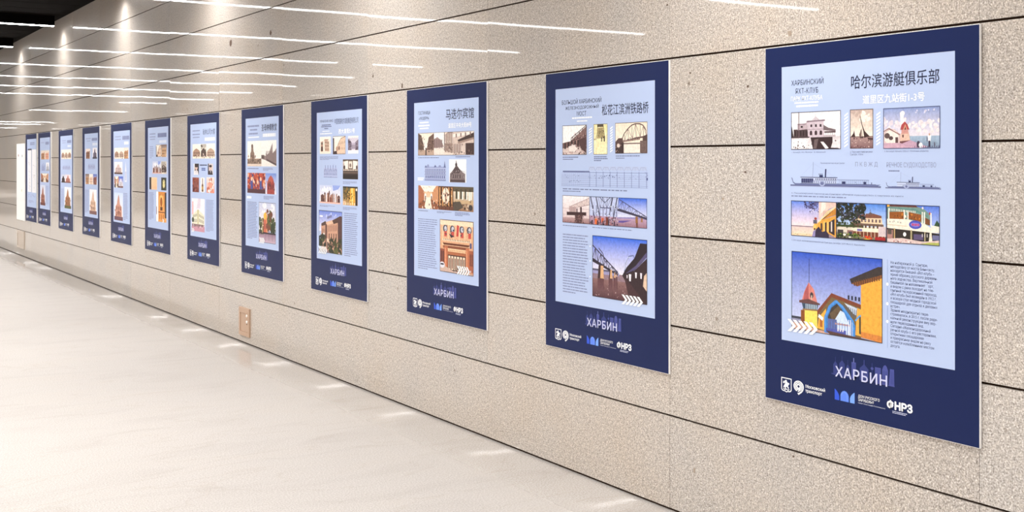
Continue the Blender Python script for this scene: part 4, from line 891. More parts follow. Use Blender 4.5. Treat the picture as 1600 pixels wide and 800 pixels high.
# measured layout of the prints: (left, top, right, bottom) in metres on each poster
LAY = {
 12: dict(panel=(0.0921, 0.0819, 0.9035, 1.1667), t1=(0.1449, 0.1321, 0.3125, 0.1588), t2=(0.1666, 0.1707, 0.2861, 0.1919), t3=(0.1432, 0.2018, 0.3077, 0.2193), t4=(0.1621, 0.2235, 0.288, 0.2317), t5=(0.1707, 0.2361, 0.2848, 0.2456), cn=(0.449, 0.1368, 0.8404, 0.188), ad=(0.5045, 0.2143, 0.7791, 0.2457), A=(0.1442, 0.2642, 0.3992, 0.4106), B=(0.444, 0.2645, 0.5529, 0.4095), C=(0.5998, 0.266, 0.8441, 0.4116), h1=(0.4161, 0.2763, 0.4335, 0.4037), h2=(0.5677, 0.2785, 0.5853, 0.3984), cA=(0.1466, 0.4178, 0.3229, 0.4253), cB=(0.444, 0.4176, 0.55, 0.4247), cB2=(0.444, 0.4293, 0.4991, 0.4364), cC=(0.6042, 0.4182, 0.7953, 0.425), ship1=(0.1397, 0.4591, 0.5882, 0.5557), ship2=(0.6085, 0.4943, 0.8473, 0.5556), st1=(0.2979, 0.4602, 0.418, 0.4675), st2=(0.4686, 0.4591, 0.5736, 0.4791), st3=(0.6143, 0.4603, 0.8272, 0.4818), st4=(0.623, 0.4879, 0.6714, 0.4948), c4=(0.1449, 0.5779, 0.6883, 0.5857), c5=(0.1449, 0.5891, 0.4285, 0.5965), D=(0.1442, 0.611, 0.8425, 0.7491), d1=0.3783, d2=0.6149, cD=(0.1466, 0.7627, 0.5141, 0.7706), E=(0.1466, 0.81, 0.5952, 1.1161), chev=(0.1258, 1.08, 0.288, 1.1277), line=0.6172, body=(0.6316, 0.8139, 0.8325, 1.1257), city=(0.3742, 1.2301, 0.6172, 1.2686), sky=(0.3528, 1.1882, 0.6507, 1.2652), coat=(0.0897, 1.3151, 0.1459, 1.373), nine=(0.1563, 1.3165, 0.2108, 1.3721), m1=(0.2199, 1.3247, 0.3206, 1.3392), m2=(0.2199, 1.3443, 0.3011, 1.3579), arch=(0.3688, 1.3153, 0.4656, 1.3572), r1=(0.483, 1.3198, 0.5823, 1.3309), r2=(0.483, 1.3333, 0.5559, 1.3435), r3=(0.483, 1.3475, 0.6077, 1.3534), fn=(0.6172, 1.3162, 0.7264, 1.3465), f2=(0.6402, 1.3504, 0.7051, 1.3607)),
 11: dict(panel=(0.0921, 0.0852, 0.9016, 1.1746), t1=(0.1513, 0.1391, 0.4899, 0.1669), t2=(0.1819, 0.1733, 0.4678, 0.1973), t3=(0.2839, 0.2053, 0.364, 0.2277), w1=(0.2418, 0.2336, 0.4128, 0.2422), w2=(0.2839, 0.2502, 0.3722, 0.2582), cn=(0.4952, 0.1799, 0.8554, 0.2333), A=(0.1576, 0.2734, 0.3678, 0.4223), B=(0.4273, 0.2734, 0.5395, 0.422), C=(0.6032, 0.2726, 0.8474, 0.4184), h1=(0.3868, 0.2904, 0.4128, 0.417), h2=(0.5612, 0.2885, 0.5822, 0.412), cA=(0.1588, 0.4305, 0.2951, 0.4386), cA2=(0.1588, 0.4412, 0.2502, 0.4483), cB=(0.4289, 0.4286, 0.5473, 0.4364), cC=(0.6062, 0.4266, 0.7913, 0.4341), cC2=(0.6062, 0.4369, 0.6741, 0.444), grid=(0.1454, 0.4788, 0.8658, 0.5808), c4=(0.1588, 0.591, 0.6939, 0.5988), c5=(0.1588, 0.6024, 0.3173, 0.6098), D=(0.1571, 0.6282, 0.8446, 0.7662), d1=0.3923, cD=(0.1588, 0.7777, 0.3722, 0.7842), cD2=(0.4155, 0.7766, 0.7332, 0.7828), E=(0.4176, 0.8187, 0.846, 1.1177), chev=(0.6541, 1.0865, 0.82, 1.1325), body=(0.1588, 0.8194, 0.3831, 1.1242), line=0.3966),
 10: dict(panel=(0.1034, 0.0868, 0.9104, 1.1706), t1=(0.1605, 0.1414, 0.32, 0.1674), t2=(0.1692, 0.1772, 0.304, 0.1979), w1=(0.1779, 0.208, 0.298, 0.2179), w2=(0.1605, 0.2259, 0.3107, 0.2378), w3=(0.1779, 0.2439, 0.298, 0.2538), cn=(0.5205, 0.1408, 0.8561, 0.2038), ad=(0.5508, 0.2259, 0.8287, 0.2554), A=(0.1596, 0.2781, 0.859, 0.417), cA=(0.1605, 0.4277, 0.4313, 0.4356), cA2=(0.6391, 0.4237, 0.8145, 0.4312), B=(0.247, 0.4496, 0.5205, 0.5743), C=(0.5604, 0.4424, 0.7672, 0.5789), w4=(0.1518, 0.5535, 0.247, 0.5736), D=(0.1605, 0.6038, 0.8517, 0.7474), d1=0.4255, d2=0.6125, cD=(0.1605, 0.757, 0.2896, 0.765), cD2=(0.4066, 0.7553, 0.592, 0.7688), cD3=(0.6313, 0.7529, 0.822, 0.7774), E=(0.4476, 0.8041, 0.8517, 1.1187), chev=(0.6577, 1.0702, 0.8145, 1.12), body=(0.1579, 0.8065, 0.4132, 1.1258)),
 9: dict(panel=(0.112, 0.0909, 0.9148, 1.1745), t1=(0.1699, 0.1481, 0.4161, 0.1693), t2=(0.2065, 0.181, 0.3739, 0.1904), t3=(0.1943, 0.1928, 0.3857, 0.2022), t4=(0.2549, 0.2069, 0.3267, 0.2163), w1=(0.2187, 0.228, 0.3504, 0.235), w2=(0.176, 0.2445, 0.3974, 0.2539), cn=(0.444, 0.1445, 0.8555, 0.186), ad=(0.5177, 0.2207, 0.7954, 0.2547), A=(0.1699, 0.2716, 0.3739, 0.3966), B=(0.4138, 0.2717, 0.6374, 0.4015), C=(0.6818, 0.275, 0.8555, 0.3985), Dr=(0.2065, 0.4566, 0.5245, 0.5782), E=(0.5925, 0.4388, 0.8501, 0.5786), cA=(0.1699, 0.4145, 0.5245, 0.4426), F=(0.1662, 0.6269, 0.5496, 0.7602), G=(0.5925, 0.63, 0.8448, 0.7624), cE=(0.5925, 0.5921, 0.8448, 0.6147), cF=(0.1699, 0.7735, 0.4787, 0.7875), cG=(0.5925, 0.775, 0.8341, 0.7976), H=(0.1552, 0.8141, 0.579, 1.121), chev=(0.1454, 1.0797, 0.3148, 1.1342), body=(0.615, 0.8139, 0.8448, 1.1259)),
 8: dict(panel=(0.1079, 0.085, 0.9012, 1.1738), t1=(0.1572, 0.1401, 0.4447, 0.1646), t2=(0.2223, 0.1729, 0.3977, 0.1947), t3=(0.1899, 0.2054, 0.4134, 0.2272), w1=(0.1736, 0.2398, 0.4447, 0.2534), cn=(0.5036, 0.1437, 0.8579, 0.2001), ad=(0.5343, 0.2207, 0.8361, 0.2496), A=(0.1539, 0.2789, 0.8506, 0.493), d1=0.4989, B=(0.1539, 0.549, 0.8477, 0.7198), d2=0.382, d3=0.5954, cA=(0.1572, 0.5048, 0.4291, 0.5185), cA2=(0.5374, 0.5035, 0.7923, 0.5298), cB=(0.5527, 0.735, 0.8215, 0.7666), w2=(0.1408, 0.7469, 0.2546, 0.7688), E=(0.4431, 0.7915, 0.8361, 1.1239), chev=(0.4509, 1.0857, 0.6136, 1.1337), body=(0.1523, 0.7913, 0.404, 1.1104)),
 7: dict(panel=(0.1069, 0.0902, 0.9178, 1.1754), t1=(0.1768, 0.1451, 0.4149, 0.1637), t2=(0.1768, 0.1804, 0.4149, 0.199), t3=(0.1874, 0.2102, 0.4048, 0.2257), cn=(0.5058, 0.1425, 0.8762, 0.199), ad=(0.5657, 0.2242, 0.8762, 0.2572), A=(0.1768, 0.284, 0.8762, 0.4225), d1=0.4353, d2=0.6212, B=(0.2189, 0.4718, 0.3803, 0.579), B2=(0.6644, 0.4714, 0.8191, 0.5751), tB=(0.4109, 0.4795, 0.6349, 0.4917), tB2=(0.4656, 0.51, 0.5856, 0.5404), C=(0.1768, 0.6058, 0.3844, 0.7467), C2=(0.4353, 0.6047, 0.5598, 0.7439), C3=(0.6212, 0.5991, 0.8572, 0.7447), E=(0.1494, 0.8074, 0.5618, 1.1234), chev=(0.1557, 1.097, 0.2918, 1.1344), body=(0.6054, 0.8081, 0.8382, 1.1093)),
 6: dict(panel=(0.1217, 0.0833, 0.9221, 1.1663), t1=(0.1958, 0.1422, 0.429, 0.163), t2=(0.1958, 0.1734, 0.429, 0.1942), t3=(0.2089, 0.2011, 0.4162, 0.2185), cn=(0.5202, 0.1442, 0.8599, 0.1993), ad=(0.5804, 0.2251, 0.8502, 0.2554), A=(0.4519, 0.2722, 0.655, 0.3998), A2=(0.655, 0.2729, 0.8671, 0.4027), B=(0.3107, 0.4475, 0.6476, 0.5791), B2=(0.6476, 0.4477, 0.8599, 0.5796), C=(0.1852, 0.6204, 0.4925, 0.7519), C2=(0.655, 0.6187, 0.8502, 0.7526), E=(0.4646, 0.7707, 0.8502, 1.0877), body=(0.1694, 0.7812, 0.3623, 1.0803), chev=(0.7043, 1.0524, 0.8502, 1.0927), cA=(0.1958, 0.2804, 0.352, 0.4195)),
 5: dict(panel=(0.1332, 0.0868, 0.9241, 1.1728), t1=(0.2171, 0.1436, 0.5011, 0.1627), t2=(0.2171, 0.178, 0.5011, 0.1971), cn=(0.5783, 0.1434, 0.8946, 0.1995), ad=(0.6547, 0.2148, 0.865, 0.2521), A=(0.1817, 0.287, 0.865, 0.4157), B=(0.1817, 0.4535, 0.5752, 0.5987), Cc=(0.1817, 0.6261, 0.6059, 0.7589), Dr=(0.6395, 0.4462, 0.8204, 0.6856), E=(0.1817, 0.8202, 0.5936, 1.1486), body=(0.6242, 0.8129, 0.8204, 1.1347)),
 4: dict(panel=(0.1369, 0.0833, 0.9094, 1.1714), t1=(0.2222, 0.1378, 0.5072, 0.1588), t2=(0.2799, 0.1715, 0.4697, 0.1883), cn=(0.5632, 0.14, 0.8736, 0.1853), ad=(0.6002, 0.2061, 0.8736, 0.2432), A=(0.2029, 0.2803, 0.4697, 0.4106), A2=(0.6113, 0.2719, 0.8592, 0.4118), Dr=(0.2799, 0.4594, 0.7943, 0.5526), C=(0.1835, 0.6109, 0.8592, 0.7441), E=(0.4321, 0.8085, 0.8377, 1.1286), body=(0.1641, 0.8155, 0.3943, 1.1193)),
 3: dict(panel=(0.1318, 0.0824, 0.9411, 1.1676), t1=(0.2464, 0.1414, 0.5161, 0.1597), t2=(0.2464, 0.1734, 0.5161, 0.1871), cn=(0.6043, 0.1429, 0.8857, 0.1922), ad=(0.6263, 0.2146, 0.8644, 0.2459), A=(0.2007, 0.2772, 0.8772, 0.4104), Dr=(0.2007, 0.4864, 0.8857, 0.5652), C=(0.2007, 0.6297, 0.8473, 0.7466), E=(0.427, 0.807, 0.8644, 1.1062), body=(0.1778, 0.8283, 0.3821, 1.1037)),
 2: dict(panel=(0.1484, 0.0802, 0.9509, 1.1726), t1=(0.2288, 0.1447, 0.5184, 0.1645), cn=(0.596, 0.1404, 0.8759, 0.1938), A=(0.2234, 0.2749, 0.8909, 0.412), Dr=(0.282, 0.4561, 0.5702, 0.5892), B=(0.6475, 0.461, 0.8909, 0.5872), C=(0.2288, 0.6278, 0.8356, 0.7593), E=(0.1913, 0.8068, 0.5857, 1.118), body=(0.6218, 0.8109, 0.8507, 1.1024)),
 1: dict(panel=(0.14, 0.0821, 0.9674, 1.1812), cn=(0.4111, 0.1314, 0.8113, 0.1829), A=(0.1995, 0.2497, 0.5557, 0.9367), B=(0.5844, 0.2514, 0.9563, 0.9417), m=(0.235, 0.9671, 0.8673, 1.0239), body=(0.294, 1.066, 0.755, 1.1125)),
}

# ---------------------------------------------------------------- the marks every poster carries at its foot
MARK = LAY[12]
def skyline_mark(parent):
    a = Art(MARK['sky'], 3e-4)
    c, d = (74, 82, 152), (52, 62, 124)
    for x, w, y in ((.03, .07, .3), (.13, .09, .2), (.24, .06, .34)):          # domed churches
        a.poly([(x, 1), (x, y + .18), (x + w / 2, y), (x + w, y + .18), (x + w, 1)], d)
        a.line(x + w / 2, y, x + w / 2, y - .2, .02, d)
    a.rect(.0, .92, .3, .98, d)
    a.rect(.33, .2, .4, 1, c); a.line(.365, .22, .365, -.0, .05, (110, 118, 180)); a.row(3, .335, .28, .395, .8, .25, d)
    a.poly([(.46, 1), (.46, .42), (.5, .3), (.53, .2), (.56, .3), (.6, .42), (.6, 1)], d); a.line(.53, .24, .53, 0, .03, c); a.row(4, .47, .5, .59, .9, .4, c)
    a.line(.655, .08, .655, 1, .03, d); a.ell(.655, .34, .022, .07, c)
    a.rect(.7, .24, .79, 1, c); a.row(4, .705, .3, .785, .95, .3, d)
    a.poly([(.81, 1), (.81, .3), (.83, .12), (.855, .06), (.88, .12), (.9, .3), (.9, 1)], c); a.row(3, .82, .34, .89, .95, .3, d)
    a.poly([(.91, 1), (.93, .2), (.99, .2), (.995, 1)], c); a.row(3, .935, .3, .985, .9, .3, d)
    a.rect(.7, .97, 1, 1, c)
    return a.build('skyline_print', parent)

def shield_mark(parent):
    a = Art(MARK['coat'], 3e-4)
    def sh(k, c):
        p = [(0, 0), (1, 0), (1, .8), (.94, .9), (.8, .94), (.6, .95), (.5, 1), (.4, .95), (.2, .94), (.06, .9), (0, .8)]
        a.poly([(.5 + (x - .5) * k, .48 + (y - .48) * k) for x, y in p], c)
    sh(1, PAPER); sh(.87, NAVY)
    # rider, horse and serpent as one white silhouette
    a.poly([(.36, .2), (.46, .14), (.52, .16), (.56, .26), (.68, .34), (.74, .3), (.8, .4), (.7, .46), (.66, .58), (.76, .66), (.72, .72), (.58, .62), (.46, .62), (.44, .74), (.52, .78), (.48, .82), (.36, .76), (.34, .62), (.26, .7), (.2, .66), (.3, .5), (.38, .42), (.34, .3)], PAPER)
    a.path([(.2, .74), (.34, .84), (.5, .76), (.66, .84), (.8, .76)], .05, PAPER)
    a.line(.3, .22, .72, .78, .03, PAPER); a.poly([(.2, .24), (.34, .3), (.3, .4), (.18, .4)], PAPER)
    return a.build('shield_emblem', parent)

def nine_mark(parent):
    a = Art(MARK['nine'], 3e-4)
    cx, cy, r = .5, .4, .5
    ry = .4
    a.ell(cx, cy, r, ry, PAPER, 32)
    a.poly([(.98, .42), (.99, .52), (.93, .66), (.8, .8), (.5, 1.0), (.38, .9), (.6, .74), (.66, .6)], PAPER)
    for k in (.76, .5):
        o = [(cx + r * k * math.cos(math.radians(q)), cy - ry * k * math.sin(math.radians(q))) for q in range(-20, 250, 10)]
        a.path(o, .03, NAVY)
        a.path([(cx + r * k * .94, cy + ry * k * .34), (.5 + .4 * k, .66), (.36 + .14 * k, .86)], .03, NAVY)
    a.ell(cx, cy, r * .22, ry * .22, NAVY, 14)
    a.poly([(.28, .8), (.46, .62), (.5, .66), (.36, .86)], NAVY)
    return a.build('number_nine_emblem', parent)

def arches_mark(parent):
    a = Art(MARK['arch'], 3e-4)
    c1, c2, c3 = (52, 88, 214), (96, 136, 238), (122, 166, 250)
    a.poly([(0, 1), (0, .02), (.07, .12), (.14, .26), (.2, .44), (.23, .62), (.23, 1)], c1)
    a.poly([(.29, 1), (.29, .5), (.32, .3), (.4, .12), (.5, .05), (.6, .12), (.68, .3), (.71, .5), (.71, 1)], c2)
    a.path([(.34, .5), (.38, .3), (.5, .16), (.62, .3), (.64, .9)], .03, (150, 184, 250))
    a.poly([(1, 1), (1, .02), (.93, .12), (.86, .26), (.8, .44), (.77, .62), (.77, 1)], c3)
    return a.build('three_arches_emblem', parent)

def footer(t, far=False):
    skyline_mark(t)
    text('city_name', 'ХАРБИН', MARK['city'], (208, 211, 242), t, bold=0.014, h=2.2e-3 if not far else 9e-4, spacing=1.12)
    shield_mark(t); nine_mark(t); arches_mark(t)
    text('transport_caption', 'Московский\nтранспорт', MARK['m1'][:3] + (MARK['m2'][3],), PAPER, t, bold=0.018)
    text('house_caption', 'ДОМ РУССКОГО\nЗАРУБЕЖЬЯ', MARK['r1'][:3] + (MARK['r2'][3],), PAPER, t, bold=0.01)
    text('house_subline', 'имени Александра Солженицына', MARK['r3'], (214, 218, 236), t)
    text('fund_monogram', 'ФНРЗ', MARK['fn'], PAPER, t, bold=0.05)
    greek_part('fund_subline', MARK['f2'], 2, (200, 206, 230), t, .5, .05, .9)

def poster(k, y_right, label):
    """a foam board with a navy print; its base is the lower far corner"""
    t = thing('exhibition_poster', (0, y_right * (1 - POSTER_T / WALL_DIST) + POSTER_W, POSTER_TOP - POSTER_H), label, 'poster', 'navy exhibition posters along the wall')
    b = MB()
    b.box((-POSTER_T, -POSTER_W, 0), (-0.002, 0, POSTER_H))
    b.build('foam_board', FOAM, t, label='white foam board edge')
    a = Art((0, 0, 1.0, POSTER_H), 5e-5)
    a.rect(0.0012, 0.001, 0.9988, 0.999, NAVY)
    a.build('navy_print', t, 'navy blue printed ground')
    a = Art(LAY[k]['panel'], 1.5e-4)
    a.rect(0, 0, 1, 1, PANEL)
    a.build('pale_panel', t, 'pale blue panel')
    return t

def photo(parent, rect, fn, label=None, name='photograph', **kw):
    a = Art(rect, 3e-4)
    fn(a, **kw)
    return a.build(name, parent, label)

def split(rect, *us):
    e = [rect[0]] + list(us) + [rect[2]]
    return [(e[i], rect[1], e[i + 1], rect[3]) for i in range(len(e) - 1)]

# ---- nearest poster: the yacht club
L = LAY[12]
t = poster(12, 2.481, 'nearest navy poster, its large photo a yellow wall, tower and blue arched gate')
text('russian_title', 'ХАРБИНСКИЙ', L['t1'], INK, t); text('russian_title', 'ЯХТ-КЛУБ', L['t2'], INK, t, spacing=1.15)
text('white_subtitle', 'ПАРК ЯХТ-КЛУБА', L['t3'], PAPER, t, bold=0.01)
greek_part('white_address', L['t4'], 1, PAPER, t, .8, 0, 1); greek_part('white_address', L['t5'], 1, PAPER, t, .8, 0, 1)
text('chinese_title', '哈尔滨游艇俱乐部', L['cn'], INK, t, bold=0.004)
text('chinese_address', '道里区九站街1-3号', L['ad'], PAPER, t, bold=0.014)
photo(t, L['A'], clubhouse_1930, 'black and white photo of a clubhouse over boats')
photo(t, L['B'], sailboats, 'sepia photo of sailing boats')
photo(t, L['C'], clubhouse_tinted, 'tinted photo of a red domed tower by water')
hatch(L['h1'], t); hatch(L['h2'], t)
text('caption', '1. Яхт-клуб, 1932. Фотограф В. Абламский', L['cA'], GREEK, t)
text('caption', '2. Парусная гонка на реке\nСунгари. 1930-е', (L['cB'][0], L['cB'][1], L['cB'][2], L['cB2'][3]), GREEK, t)
text('caption', '3. Яхт-клуб. Начало 1930-х г. Почтовая открытка', L['cC'], GREEK, t)

def steamer(rect, mast, funnel, house, parent, small=False):
    a = Art(rect, 3e-4)
    ink, mid, pale = (52, 58, 100), (110, 118, 160), (168, 178, 212)
    a.rect(0, .92, 1, .96, (70, 76, 116)); a.rect(0, .955, 1, .99, (150, 158, 196))
    a.poly([(.01, .62), (.03, .84), (.06, .93), (.96, .93), (1, .86), (.9, .87), (.06, .86), (.035, .8), (.025, .66)], mid)
    a.rect(.12, .855, .95, .87, ink)
    x0, x1 = house
    a.rect(x0, .62, x1, .85, (196, 206, 230)); a.rect(x0 - .01, .6, x1 + .01, .63, ink); a.rect(x0, .73, x1, .745, mid)
    if not small:
        a.rect(x0, .66, x0 + .14, .84, (96, 102, 138)); a.row(6, x0, .66, x0 + .14, .84, .6, ink)
    a.row(12, x0 + .16, .65, x1, .72, .45, ink); a.row(14, x0 + .1, .76, x1, .84, .4, mid)
    a.ell(.37 if not small else .39, .85, .035 if not small else .05, .11, pale, 18); a.ell(.37 if not small else .39, .85, .02, .07, mid, 14)
    a.row(16, x1 + .02, .7, .88, .86, .12, mid); a.rect(x1, .69, .88, .705, mid)
    a.rect(x1 + .06, .76, x1 + .1, .85, ink); a.rect(.82, .76, .85, .85, ink); a.rect(.9, .78, .91, .86, mid)
    a.line(mast, .0, mast - .008, .62, .012, mid)
    a.line(mast, .05, .06, .8, .006, pale); a.line(mast, .05, x1, .62, .006, pale)
    a.poly([(funnel, .62), (funnel + .005, .28), (funnel + .02, .28), (funnel + .015, .62)], ink)
    a.rect(funnel - .06, .52, funnel - .02, .6, ink); a.row(3, funnel - .07, .46, funnel - .02, .52, .4, ink)
    a.blobs(10, .06, .78, .95, .86, .02, [mid])
    return a.build('ship_drawing', parent, 'line drawing of a paddle steamer')
steamer(L['ship1'], .27, .4, (.13, .53), t)
steamer(L['ship2'], .29, .49, (.22, .62), t, True)
text('drawing_note', 'Пассажирский пароход на Сунгари', L['st1'], GREEK, t); text('drawing_title', 'П К В Ж Д', L['st2'], (150, 158, 190), t)
text('drawing_title', 'РЕЧНОЕ СУДОХОДСТВО', L['st3'], (150, 158, 190), t); greek_part('drawing_note', L['st4'], 1, GREEK, t, .6, 0, 1)
text('caption', '4. Пассажирский пароход на Сунгари. «Речное судоходство» с чертежа из книги', L['c4'], GREEK, t)
greek_part('caption', L['c5'], 1, GREEK, t, .5, 0, 1)
for r_, fn, lb in zip(split(L['D'], L['d1'], L['d2']), (terrace_river, garden_club, rotunda_club), ('photo of an orange terrace by the river', 'photo of the club behind trees', 'photo of a round balcony building')):
    photo(t, r_, fn, lb)
text('caption', '5. Яхт-клуб железнодорожников на Сунгари. Октябрь 2019. Фото Е. Воробьёва', L['cD'], GREEK, t)
photo(t, L['E'], arched_gate, 'large photo of a yellow tower and blue arched gate')
chevrons(L['chev'], t)
a = Art((L['line'] - .006, .81, L['line'] + .006, 1.13), 4e-4); a.rect(.42, 0, .58, 1, (150, 172, 214))
for q in (.28, .5, .7):
    a.ell(.5, q, .5, .018, PAPER, 10)
a.build('dotted_rule', t)
text('body_text', '''На набережной р. Сунгари,
неподалёку от моста Биньчжоу,
находится бывший «Яхт-клуб» –
яркий образец русского деревян-
ного зодчества. Вертикальной
башенкой он напоминает форт,
а видом с реки походит на эле-
гантный экскурсионный пароход.
«Яхт-клуб» был возведён в 1912 г.
и вскоре стал модной городской
площадкой для отдыха и деловых
встреч.
Здание неоднократно пере-
страивалось, в 2015 г. после ради-
кальной реконструкции ему вер-
нули первозданный вид.
Сегодня «Железнодорожный
речной клуб» с его ресторанами,
открытыми площадками
и прекрасным видом на реку
остаётся излюбленным местом
досуга.''', L['body'], (92, 98, 136), t)
footer(t)

# ---- second: the railway bridge
L = LAY[11]
t = poster(11, 4.095, 'second navy poster from the right, its large photo two bridges over a brown river')
text('russian_title', 'БОЛЬШОЙ ХАРБИНСКИЙ', L['t1'], INK, t); text('russian_title', 'ЖЕЛЕЗНОДОРОЖНЫЙ', L['t2'], INK, t); text('russian_title', 'МОСТ', L['t3'], INK, t)
greek_part('white_address', L['w1'], 1, PAPER, t, .8, 0, 1); greek_part('white_address', L['w2'], 1, PAPER, t, .8, 0, 1)
text('chinese_title', '松花江滨洲铁路桥', L['cn'], INK, t, bold=0.004)
photo(t, L['A'], bridge_building, 'sepia photo of a bridge under construction'); photo(t, L['B'], bridge_figures, 'yellowed photo of bridge and figures'); photo(t, L['C'], bridge_span, 'sepia photo of an arched truss span')
hatch(L['h1'], t); hatch(L['h2'], t)
for q, n in (('cA', 1), ('cA2', 1), ('cC', 1), ('cC2', 1), ('c4', 1), ('c5', 1), ('cD', 1), ('cD2', 1)):
    greek_part('caption', L[q], n, GREEK, t, .6, 0, 1)
greek_part('caption', (L['cB'][0], L['cB'][1], L['cB'][2], .456), 3, GREEK, t, .5)
a = Art(L['grid'], 3e-4)
mid, pale, ink = (126, 136, 184), (160, 170, 208), (84, 92, 144)
a.row(8, .33, .02, .97, .2, .9, (184, 196, 226)); a.h += DZ
for i in range(8):
    x = .33 + .08 * i
    a.line(x, .22, x + .02, .06, .02, pale, up=False); a.line(x + .02, .06, x + .06, .06, .02, pale, up=False); a.line(x + .06, .06, x + .08, .22, .02, pale, up=False)
    a.line(x + .04, .22, x + .04, .06, .012, pale, up=False)
a.rect(.02, .24, .34, .29, (96, 104, 150)); a.rect(.02, .3, .98, .32, mid); a.h += DZ
for y_ in (.44, .52, .6, .7, .8, .9, .98):
    a.rect(0, y_, .98, y_ + .014, pale if y_ < .9 else mid, up=False)
a.h += DZ
for i in range(9):
    a.rect(.34 + .078 * i, .26, .345 + .078 * i, 1, mid, up=False)
for i in range(14):
    a.rect(.01 + .024 * i, .3, .013 + .024 * i, .98, pale, up=False)
a.blobs(60, .02, .4, .98, .62, .02, [mid, pale, ink]); a.blobs(14, .44, .44, .62, .6, .03, [ink]); a.blobs(16, .1, .7, .24, .8, .02, [ink])
a.path([(.95, .27), (.98, .4), (.955, .5)], .02, mid); a.rect(.965, .52, .98, .64, ink)
a.build('plan_drawing', t, 'faint blue plan of the bridge on a grid')
for r_, fn, lb in zip(split(L['D'], L['d1']), (bridge_winter, bridge_today), ('brown photo of bridge workers on ice', 'colour photos of the blue truss bridge')):
    photo(t, r_, fn, lb)
photo(t, L['E'], river_bridges, 'large photo of two bridges over a river')
chevrons(L['chev'], t)
greek_part('body_text', L['body'], 22, (134, 142, 180), t, .4, .16)
a = Art((L['line'] - .004, .82, L['line'] + .004, 1.12), 4e-4); a.rect(.4, 0, .6, 1, (168, 184, 220))
for q in (.18, .42, .68):
    a.ell(.5, q, .5, .014, PAPER, 10)
a.build('dotted_rule', t)
footer(t)

# ---- third: the hotel
L = LAY[10]
t = poster(10, 5.704, 'third navy poster from the right, its large photo a tan hotel entrance')
text('russian_title', 'ГОСТИНИЦА', L['t1'], INK, t); text('russian_title', '«МОДЕРН»', L['t2'], INK, t)
for q in ('w1', 'w2', 'w3'):
    greek_part('white_address', L[q], 1, PAPER, t, .85, 0, 1)
text('chinese_title', '马迭尔宾馆', L['cn'], INK, t, bold=0.004); text('chinese_address', '道里区中央大街89号', L['ad'], PAPER, t, bold=0.014)
photo(t, L['A'], street_old, 'wide sepia photo of a street'); photo(t, L['B'], hotel_elevation, 'blue elevation drawing of the hotel', name='elevation_drawing'); photo(t, L['C'], church_bw, 'black and white photo of a spired building')
greek_part('white_note', L['w4'], 2, PAPER, t, .8, .1, .8)
for q in ('cA', 'cA2', 'cD'):
    greek_part('caption', L[q], 1, GREEK, t, .6, 0, 1)
greek_part('caption', L['cD2'], 2, GREEK, t, .5); greek_part('caption', L['cD3'], 3, GREEK, t, .5)
for r_, fn, lb in zip(split(L['D'], L['d1'], L['d2']), (hall, bar_room, dining_room), ('photo of a bright hall', 'photo of a dim bar', 'photo of a dining room')):
    photo(t, r_, fn, lb)
photo(t, L['E'], hotel_front, 'large photo of the hotel entrance')
chevrons(L['chev'], t)
greek_part('body_text', L['body'], 24, (134, 142, 180), t, .4, .16)
footer(t)

# ---- fourth: the railway office
L = LAY[9]
t = poster(9, 7.306, 'fourth navy poster from the right, its large photo a brown corner building behind trees')
text('russian_title', 'УПРАВЛЕНИЕ КВЖД', L['t1'], (70, 76, 112), t)
for q in ('t2', 't3', 't4'):
    greek_part('small_title', L[q], 1, (84, 92, 136), t, .7, 0, 1)
for q in ('w1', 'w2'):
    greek_part('white_address', L[q], 1, PAPER, t, .85, 0, 1)
text('chinese_title', '中国铁路哈尔滨局集团有限公司', L['cn'], (60, 66, 104), t); text('chinese_address', '西大直街51号', L['ad'], PAPER, t, bold=0.02)
photo(t, L['A'], facade_sepia, 'sepia photo of facades', tone=0); photo(t, L['B'], facade_sepia, 'sepia photo of a curved facade', tone=1); photo(t, L['C'], facade_sepia, 'grey photo of a courtyard', tone=2)
photo(t, L['Dr'], elevation_blue, 'faint blue elevation drawing', name='elevation_drawing'); photo(t, L['E'], hall_night, 'brown photo of an assembly hall'); photo(t, L['F'], monument, 'photo of a stone monument'); photo(t, L['G'], golden_hall, 'photo of a golden interior')
greek_part('caption', L['cA'], 4, (132, 140, 178), t, .45); greek_part('caption', L['cE'], 3, (132, 140, 178), t, .45); greek_part('caption', L['cF'], 2, (132, 140, 178), t, .45); greek_part('caption', L['cG'], 3, (132, 140, 178), t, .45)
photo(t, L['H'], corner_block, 'large photo of a brown corner building')
chevrons(L['chev'], t)
greek_part('body_text', L['body'], 22, (134, 142, 180), t, .42, .14)
footer(t)

# ---- fifth: the red church
L = LAY[8]
t = poster(8, 8.893, 'fifth navy poster from the right, its large photo an orange church among dark trees')
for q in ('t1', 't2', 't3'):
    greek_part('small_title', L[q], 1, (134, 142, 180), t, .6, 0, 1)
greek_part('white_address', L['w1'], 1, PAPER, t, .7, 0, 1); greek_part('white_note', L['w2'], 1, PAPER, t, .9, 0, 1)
text('chinese_title', '圣母帡幪教堂', L['cn'], INK, t, bold=0.006); greek_part('chinese_address', L['ad'], 1, PAPER, t, .95, 0, 1)
r1_, r2_ = split(L['A'], L['d1']); photo(t, r1_, church_old, 'old photo of a domed church'); photo(t, r2_, street_towers, 'old photo of a street with spires')
for r_, fn, lb in zip(split(L['B'], L['d2'], L['d3']), (icon_wall, icon_wall, red_church), ('photo of a painted church wall', 'photo of a painted church wall', 'photo of a red church')):
    photo(t, r_, fn, lb)
greek_part('caption', L['cA'], 1, GREEK, t, .5, 0, 1); greek_part('caption', L['cA2'], 3, (132, 140, 178), t, .5); greek_part('caption', L['cB'], 3, (132, 140, 178), t, .5)
photo(t, L['E'], church_trees, 'large photo of an orange church among trees')
